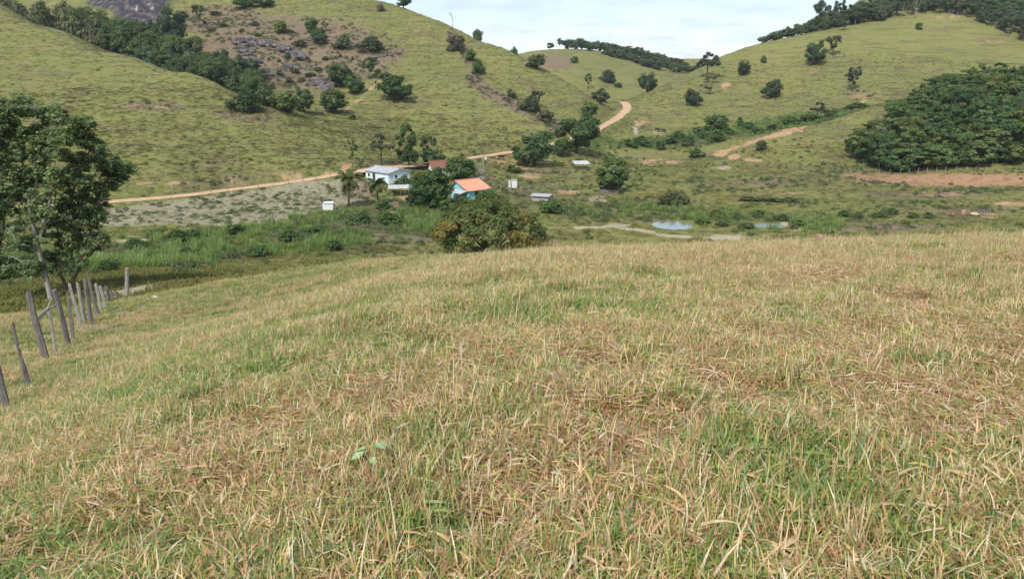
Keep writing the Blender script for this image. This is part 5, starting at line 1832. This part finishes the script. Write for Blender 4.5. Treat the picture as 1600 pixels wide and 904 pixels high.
# white outhouse
b = hit(802, 293, 120)
t = thing('outhouse', 'little white outhouse with a narrow white wall beside it', 'outhouse', b, math.radians(12))
MB().box((0.2, 0, 0.7), (1.2, 1.2, 2.2)).build('wall', M_WHITE, t)
MB().box((0.2, 0, 1.84), (1.4, 1.4, 0.08)).build('roof', M_FIBROL, t)
MB().box((-0.95, 0, 0.65), (0.28, 0.9, 2.1)).build('screen_wall', M_WHITE, t)
MB().box((0.2, -0.61, 0.75), (0.55, 0.03, 1.5)).build('door', M_WHITE, t)

# utility poles
def pole(label, u, v0, v1, arm=True, lamp=False, Y=None, r=0.13):
    b = at(u, Y) if Y else hit(u, v1, 100)
    h = pt_v(u, v0, b.y)[2] - b.z
    t = thing('utility_pole', label, 'pole', b)
    MB().tube([(0, 0, -0.5), (0, 0, h)], [r * 1.2, r * 0.8], 8).build('shaft', M_WOODP, t)
    if arm:
        MB().box((0, 0, h - 0.35), (1.5, 0.1, 0.12)).build('crossarm', M_WOODP, t)
        for x in (-0.65, 0, 0.65):
            MB().tube([(x, 0, h - 0.29), (x, 0, h - 0.08)], [0.06, 0.04], 6).build('insulator', M_WHITE, t)
    if lamp:
        MB().tube([(0, 0, h * 0.80), (0.55, -0.2, h * 0.82)], [0.03, 0.03], 5).build('bracket', M_WOODP, t)
        MB().tube([(0.55, -0.2, h * 0.76), (0.55, -0.2, h * 0.80), (0.55, -0.2, h * 0.85)], [0.28, 0.3, 0.2], 8).build('lamp_housing', M_WHITE, t)


pole('pale utility pole with white lamp beside the wooden corral', 756, 240, 279, True, True)
pole('thin pole beside the dirt road below the pass', 925, 186, 206, True, False, None, 0.11)
pole('far utility pole on the saddle near the open-crowned tree', 1056, 106, 123, True, False, None, 0.16)
b = hit(935, 318, 100)
t = thing('crossbar_post', 'tall wooden post with crossbar in the weeds right of the low shed', 'post', b)
MB().tube([(0, 0, -0.3), (0.02, 0, 3.0)], [0.09, 0.07], 6).build('post', M_WOOD, t)
MB().tube([(-0.8, 0, 2.2), (0.7, 0, 2.3)], [0.05, 0.04], 6).build('crossbar', M_WOOD, t)

# ------------------------------------------------------------------ fences
def post_mesh(mb, base, top, w, seed, broken=False):
    """split timber post: uneven four-to-six sided shaft with a ragged top"""
    random.seed(seed)
    base, top = Vector(base), Vector(top)
    n_, lv = 7, 7
    ax = (top - base).normalized()
    a = ax.cross(Vector((0, 1, 0))).normalized()
    b_ = ax.cross(a).normalized()
    sh = [random.uniform(0.75, 1.2) for _ in range(n_)]
    vs, fs = [], []
    for i in range(lv + 1):
        f = i / lv
        c = base.lerp(top, f) + (a * math.sin(f * 5 + seed) * 0.012 + b_ * math.cos(f * 4 + seed) * 0.01)
        ww = w * (1.08 - 0.22 * f) * (1 if not broken or f < 0.5 else 0.62)
        for k in range(n_):
            t = 2 * math.pi * k / n_
            r = ww * sh[k] * random.uniform(0.93, 1.07)
            q = c + a * math.cos(t) * r + b_ * math.sin(t) * r * 0.8
            if i == lv:
                q += ax * random.uniform(-0.05, 0.04)
            vs.append(tuple(q))
    for i in range(lv):
        for k in range(n_):
            fs.append((i * n_ + k, i * n_ + (k + 1) % n_, (i + 1) * n_ + (k + 1) % n_, (i + 1) * n_ + k))
    fs.append(tuple(lv * n_ + k for k in range(n_)))
    mb.face_add(vs, fs)


def near_fence():
    P = [(10, 642, -4, 566, 5.5, 0, 0), (46, 610, 20, 503, 5.2, 0, 1), (73, 563, 43, 456, 5.0, 0, 0), (90, 554, 76, 487, 2.6, 1, 0), (108, 542, 84, 453, 4.8, 0, 0),
         (115, 533, 107, 466, 2.9, 0, 0), (128, 518, 109, 443, 3.0, 1, 0), (132, 504, 122, 442, 3.2, 1, 0), (143, 505, 132, 434, 3.6, 0, 0), (154, 491, 138, 436, 3.2, 0, 0),
         (159, 487, 149, 443, 2.7, 1, 0), (165, 480, 156, 447, 2.6, 1, 0), (170, 473, 166, 446, 2.5, 0, 0), (179, 470, 173, 456, 2.2, 0, 0), (185, 468, 180, 455, 2.2, 0, 0), (199, 466, 198, 419, 3.4, 1, 0)]
    root = thing('post_fence', 'leaning weathered timber post fence strung with wire down the left slope', 'fence', hit(46, 610))
    loc = root.location.copy()
    tops = []
    for i, (u, v, ut, vt, w, pale, br) in enumerate(P):
        b = hit(u, v)
        p = px(b)
        tp = Vector(pt_v(ut, vt, b.y + 0.05))
        mb = MB()
        d = (tp - b).normalized()
        post_mesh(mb, b - d * 0.25 - loc, tp - loc, max(w * p, 0.035), i + 3, bool(br))
        mb.build('post', M_WOODP if pale else M_WOOD, root)
        tops.append((b, tp))
    for f in (0.30, 0.58, 0.86):
        mb = MB()
        for (b0, t0), (b1, t1) in zip(tops[:-1], tops[1:]):
            q0, q1 = b0.lerp(t0, f), b1.lerp(t1, f)
            m_ = q0.lerp(q1, 0.5) - Vector((0, 0, 0.03))
            mb.tube([tuple(q0 - loc), tuple(m_ - loc), tuple(q1 - loc)], [0.004] * 3, 4, cap=False)
        (b0, t0), (b1, t1) = tops[0], tops[1]
        q0 = b0.lerp(t0, f)
        mb.tube([tuple(q0 - loc), tuple(q0 + (q0 - b1.lerp(t1, f)) * 2 - loc)], [0.004] * 2, 4, cap=False)
        mb.build('wire', M_WIRE, root)
    # fallen pale pole behind the posts
    a, b = hit(58, 503), hit(90, 489)
    lg = thing('fallen_pole', 'pale fallen branch lying behind the fence posts under the trees', 'branch', a)
    MB().tube([(0, 0, 0.12), tuple((b - a) * 0.5 + Vector((0, 0, 0.3))), tuple(b - a + Vector((0, 0, 0.35)))], [0.07, 0.06, 0.04], 7, rough=0.2).build('limb', M_WOODP, lg)
    MB().tube([tuple((b - a) * 0.45 + Vector((0, 0, 0.25))), tuple((b - a) * 0.6 + Vector((0.15, 0.1, 0.75)))], [0.035, 0.015], 6, rough=0.2).build('twig', M_WOODP, lg)


near_fence()


def far_fence(label, line, step, h, y0, mat):
    pp = [hit(u, v, y0) for u, v in line]
    Lc = catmull([(p.x, p.y) for p in pp], 20)
    root = thing('wire_fence', label, 'fence', pp[0])
    loc = root.location.copy()
    acc, last, tops = 0.0, Lc[0], []
    random.seed(len(line) * 7 + int(step * 10))
    for q in Lc:
        acc += float(np.hypot(*(q - last)))
        last = q
        if acc >= step or not tops:
            acc = 0.0
            z = float(H(q[0], q[1]))
            hh = h * random.uniform(0.8, 1.15)
            tx = random.uniform(-0.08, 0.08)
            mb = MB()
            a = Vector((q[0], q[1], z - 0.3)) - loc
            t_ = Vector((q[0] + tx, q[1], z + hh)) - loc
            mb.tube([tuple(a), tuple(t_)], [0.085, 0.07], 6, rough=0.25)
            mb.build('post', mat, root)
            tops.append(t_)
    for f in (0.25, 0.6):
        mb = MB()
        for a, c in zip(tops[:-1], tops[1:]):
            mb.tube([tuple(a - Vector((0, 0, f))), tuple(c - Vector((0, 0, f)))], [0.008, 0.008], 3, cap=False)
        mb.build('wire', M_WIRE, root)


far_fence('pale post and wire fence along the foot of the dense wood', [(1310, 268), (1340, 271), (1400, 271), (1470, 269), (1540, 268), (1640, 267)], 2.1, 1.35, 150, M_WOODP)
far_fence('post and wire fence above the dirt road beside the fallow field', [(200, 302), (300, 294), (380, 285), (440, 276), (500, 268), (545, 262)], 4.0, 1.3, 120, M_WOOD)
far_fence('post and wire fence between the fallow field and the dirt road', [(330, 303), (400, 294), (460, 286), (530, 276)], 3.2, 1.3, 120, M_WOODP)
far_fence('post and wire fence around the dry garden near the white outhouse', [(770, 294), (800, 300), (850, 296), (900, 292)], 3.0, 1.4, 120, M_WOODP)
far_fence('post and wire fence crossing the pasture below the clay spur', [(1180, 258), (1230, 264), (1270, 266), (1305, 268)], 3.0, 1.2, 150, M_WOODP)

# ------------------------------------------------------------------ cattle
def skin_mesh(name, verts, edges, radii, mat, root=0):
    me = bpy.data.meshes.new(name)
    me.from_pydata(verts, edges, [])
    o = bpy.data.objects.new(name, me)
    COL.objects.link(o)
    o.modifiers.new('skin', 'SKIN')
    if not me.skin_vertices:
        me.skin_vertices.new()
    for i, r in enumerate(radii):
        me.skin_vertices[0].data[i].radius = (r, r)
    me.skin_vertices[0].data[root].use_root = True
    sb = o.modifiers.new('sub', 'SUBSURF')
    sb.levels = sb.render_levels = 1
    dg = bpy.context.evaluated_depsgraph_get()
    m2 = bpy.data.meshes.new_from_object(o.evaluated_get(dg))
    m2.name = name
    m2.materials.clear()
    m2.materials.append(mat)
    bpy.data.objects.remove(o)
    return m2


cv = [(-0.75, 0, 1.12), (0, 0, 1.08), (0.62, 0, 1.15), (0.95, 0, 1.28), (1.12, 0, 1.18), (1.38, 0, 0.98)]
ce = [(0, 1), (1, 2), (2, 3), (3, 4), (4, 5)]
cr_ = [0.28, 0.34, 0.30, 0.19, 0.15, 0.085]
for sx, par in ((-0.72, 0), (0.58, 2)):
    for sy in (-0.2, 0.2):
        k = len(cv)
        bend = -0.1 if par == 0 else 0.03
        cv += [(sx, sy, 0.85), (sx + bend, sy, 0.45), (sx + 0.02, sy, 0.03)]
        ce += [(par, k), (k, k + 1), (k + 1, k + 2)]
        cr_ += [0.15, 0.07, 0.055]
k = len(cv)
cv += [(-0.98, 0, 1.15), (-1.05, 0, 0.55)]
ce += [(0, k), (k, k + 1)]
cr_ += [0.05, 0.03]
for sy in (-1, 1):
    k = len(cv)
    cv += [(1.08, sy * 0.24, 1.24)]
    ce += [(4, k)]
    cr_ += [0.045]
M_COWD = simple('dark_hide', (0.035, 0.028, 0.025), 0.7, 0.3, 2.0)
COW = skin_mesh('body', cv, ce, cr_, M_COWD, 1)
for (u, v, rz, label) in ((1027, 206, 0.4, 'dark cow grazing on the bare slope behind the far pond, left of two'), (1037, 207, 2.9, 'dark cow on the bare slope behind the far pond, right of two'),
                          (783, 250, 3.3, 'dark cow standing below the dirt road left of the large round tree')):
    t = thing('cow', label, 'cow', hit(u, v, 150), rz)
    o = link('body', COW, t)

# ------------------------------------------------------------------ small things
def lump(name, label, cat, base, sx, sy, sz, mat, seed, sink=0.2, lv=3, part='mound'):
    import bmesh
    bm = bmesh.new()
    bmesh.ops.create_icosphere(bm, subdivisions=lv, radius=1.0)
    random.seed(seed)
    ph = [random.uniform(0, 6) for _ in range(6)]
    for v_ in bm.verts:
        c = v_.co
        f = 1 + 0.14 * math.sin(3.1 * c.x + ph[0]) + 0.12 * math.sin(4.3 * c.y + ph[1]) + 0.10 * math.sin(5.7 * c.z + ph[2]) + 0.05 * math.sin(11 * c.x + 9 * c.y + ph[3])
        v_.co = Vector((c.x * sx * f, c.y * sy * f, (c.z * f + 1 - 2 * sink) * sz))
    me = bpy.data.meshes.new(name)
    bm.to_mesh(me)
    bm.free()
    me.materials.append(mat)
    for p_ in me.polygons:
        p_.use_smooth = True
    o = link(name, me)
    o.location = base
    return tag(o, label, cat)


M_CLAY = simple('pink_clay', (0.42, 0.235, 0.19), 0.95, 0.35, 9.0, bump=0.6)
M_REDC = simple('red_clay', (0.26, 0.115, 0.075), 0.95, 0.35, 2.0)
M_PALEC = simple('pale_clay', (0.56, 0.43, 0.32), 0.95, 0.25, 2.0)
M_ROCK = None


def rock_material():
    m = NT('grey_rock')
    pos = m.n('ShaderNodeNewGeometry').outputs['Position']
    mp = m.n('ShaderNodeMapping', Vector=pos)
    mp.inputs['Scale'].default_value = (1.0, 1.0, 0.22)
    f = m.noise(mp.outputs[0], 0.8, 5, 0.65)
    c = m.mix(m.ramp(f, 0.38, 0.6), (0.075, 0.068, 0.078), (0.19, 0.16, 0.15))
    c = m.mix(m.ramp(f, 0.60, 0.70), c, (0.42, 0.35, 0.29))
    return m.out(m.bsdf(c, 0.9, m.bump(f, 0.8, 0.3)))


M_ROCK = rock_material()


def ledge(label, line, thick, seed, y0=270):
    """a broken rock face: blocks of uneven height set along a line on the slope"""
    pp = [hit(u, v, y0) for u, v in line]
    L = catmull([tuple(p) for p in pp], 8)
    t = thing('rock_ledge', label, 'rock', pp[0])
    loc = np.array(t.location)
    g = np.random.default_rng(seed)
    import bmesh
    for i in range(0, len(L), 2):
        bm = bmesh.new()
        bmesh.ops.create_icosphere(bm, subdivisions=2, radius=1.0)
        sx, sy, sz = thick * g.uniform(1.1, 2.1), thick * g.uniform(0.9, 1.5), thick * g.uniform(0.5, 0.85)
        for v_ in bm.verts:
            n_ = 1 + g.uniform(-0.2, 0.2)
            c = v_.co
            q = [math.copysign(abs(w_) ** 0.65, w_) * n_ for w_ in c]
            v_.co = Vector((q[0] * sx, q[1] * sy, q[2] * sz))
        bmesh.ops.rotate(bm, verts=bm.verts, matrix=Matrix.Rotation(g.uniform(0, 3), 3, 'Z'))
        me = bpy.data.meshes.new('block')
        bm.to_mesh(me)
        bm.free()
        me.materials.append(M_ROCK)
        o = link('block', me, t)
        x, y = L[i][0] + g.normal(0, thick * 0.4), L[i][1] + g.normal(0, thick * 0.3)
        o.location = Vector((x, y, float(H(x, y)) - sz * 0.25)) - Vector(loc)


ledge('dark slanting rock ledge on the left side of the outcrop', [(372, 62), (384, 82), (398, 104), (412, 122)], 2.0, 1)
ledge('dark rock band along the top of the outcrop', [(392, 66), (412, 68), (440, 74), (472, 90)], 1.9, 2)
ledge('short pale-streaked rock step in the middle of the outcrop', [(446, 103), (464, 105), (484, 108)], 1.1, 3)
ledge('grey rock at the lower right foot of the outcrop', [(498, 126), (506, 132), (516, 140)], 1.7, 4)
ledge('pale broken rocks right of the outcrop on the grass', [(586, 90), (600, 88), (612, 86)], 0.7, 5)
b = at(1281, 24)
lump('termite_mound', 'small pinkish clay mound on the grassy brow at right', 'mound', b, 0.12, 0.12, 0.22, M_CLAY, 5, 0.15)
lump('clay_mound', 'dark red clay mound on the right valley floor, left of two', 'mound', hit(1488, 338, 100), 0.40, 0.4, 0.55, M_REDC, 6)
lump('clay_mound', 'brighter red clay mound on the right valley floor, right of two', 'mound', hit(1505, 336, 100), 0.5, 0.4, 0.55, M_CLAY, 7)
lump('earth_heap', 'pale heap of earth left of the small post frame', 'heap', hit(1523, 336, 100), 0.9, 0.7, 0.30, M_PALEC, 8)
lump('white_stone', 'white stone lying on the slope right of the fence end', 'stone', hit(243, 465), 0.16, 0.12, 0.06, M_WHITE, 9, 0.3)
b = hit(1539, 338, 100)
t = thing('post_cage', 'little grey frame of posts and bars on pale soil at right', 'post frame', b)
for x in (-0.75, -0.25, 0.25, 0.85):
    MB().tube([(x, 0, -0.2), (x * 0.95, 0, 1.15 if x < 0.8 else 1.5)], [0.06, 0.05], 6, rough=0.2).build('post', M_WOODP, t)
    if x < 0.8:
        MB().tube([(x, 0.8, -0.2), (x * 0.95, 0.8, 1.1)], [0.06, 0.05], 6, rough=0.2).build('post', M_WOOD, t)
for z in (0.55, 1.05):
    MB().tube([(-0.8, -0.07, z), (0.85, -0.07, z)], [0.04, 0.04], 6).build('bar', M_WOODP, t)
MB().box((0, 0.4, 1.18), (1.5, 1.0, 0.06)).build('cover', M_DARKW, t)


# broad-leaved weed in the near grass
def weed():
    b = hit(580, 748)
    t = thing('broadleaf_weed', 'pale green broad-leaved weed sprig in the near grass', 'weed', b)
    random.seed(12)
    mb = MB()
    mat = simple('weed_leaf', (0.30, 0.42, 0.20), 0.7, 0.2, 6.0)
    tops = []
    for i in range(6):
        a = i * 2.4 + 0.3
        e = Vector((math.cos(a) * random.uniform(0.03, 0.06), math.sin(a) * random.uniform(0.03, 0.06), random.uniform(0.13, 0.24)))
        mb.tube([(0, 0, 0), tuple(e * 0.6), tuple(e)], [0.003, 0.0025, 0.002], 5)
        tops.append((e, a))
    mb.build('stem', mat, t)
    for e, a in tops:
        hd = Vector((math.cos(a), math.sin(a), -0.15))
        sd = Vector((-math.sin(a), math.cos(a), 0))
        L_ = random.uniform(0.05, 0.075)
        prof = [(0, 0.05), (0.2, 0.75), (0.45, 1.0), (0.75, 0.7), (1.0, 0.05)]
        vs, fs = [], []
        for f, w in prof:
            c = e + hd * L_ * f - Vector((0, 0, 0.25 * L_ * f * f))
            for s_ in (-1, 0, 1):
                vs.append(tuple(c + sd * s_ * w * L_ * 0.42 + Vector((0, 0, 0.006 * abs(s_)))))
        for i in range(len(prof) - 1):
            for k_ in range(2):
                fs.append((i * 3 + k_, i * 3 + k_ + 1, (i + 1) * 3 + k_ + 1, (i + 1) * 3 + k_))
        MB().face_add(vs, fs).build('leaf', mat, t, smooth=True)


weed()

# ------------------------------------------------------------------ thin haze in the valley air
def haze():
    zt, zb = float(gZ.max()) + 16, float(gZ.min()) - 1.5
    mb = MB().box((0, 0, (zt + zb) / 2), (3040, 3040, zt - zb))
    nt = NT('valley_haze')
    v = nt.n('ShaderNodeVolumePrincipled')
    v.inputs['Color'].default_value = (0.86, 0.92, 1.0, 1)
    v.inputs['Density'].default_value = 0.00012
    v.inputs['Anisotropy'].default_value = 0.2
    nt.t.links.new(v.outputs[0], nt.n('ShaderNodeOutputMaterial').inputs['Volume'])
    o = mb.build('haze', nt.m)
    tag(o, 'thin pale haze in the valley air', 'haze', kind='stuff')


if HAZE:
    haze()
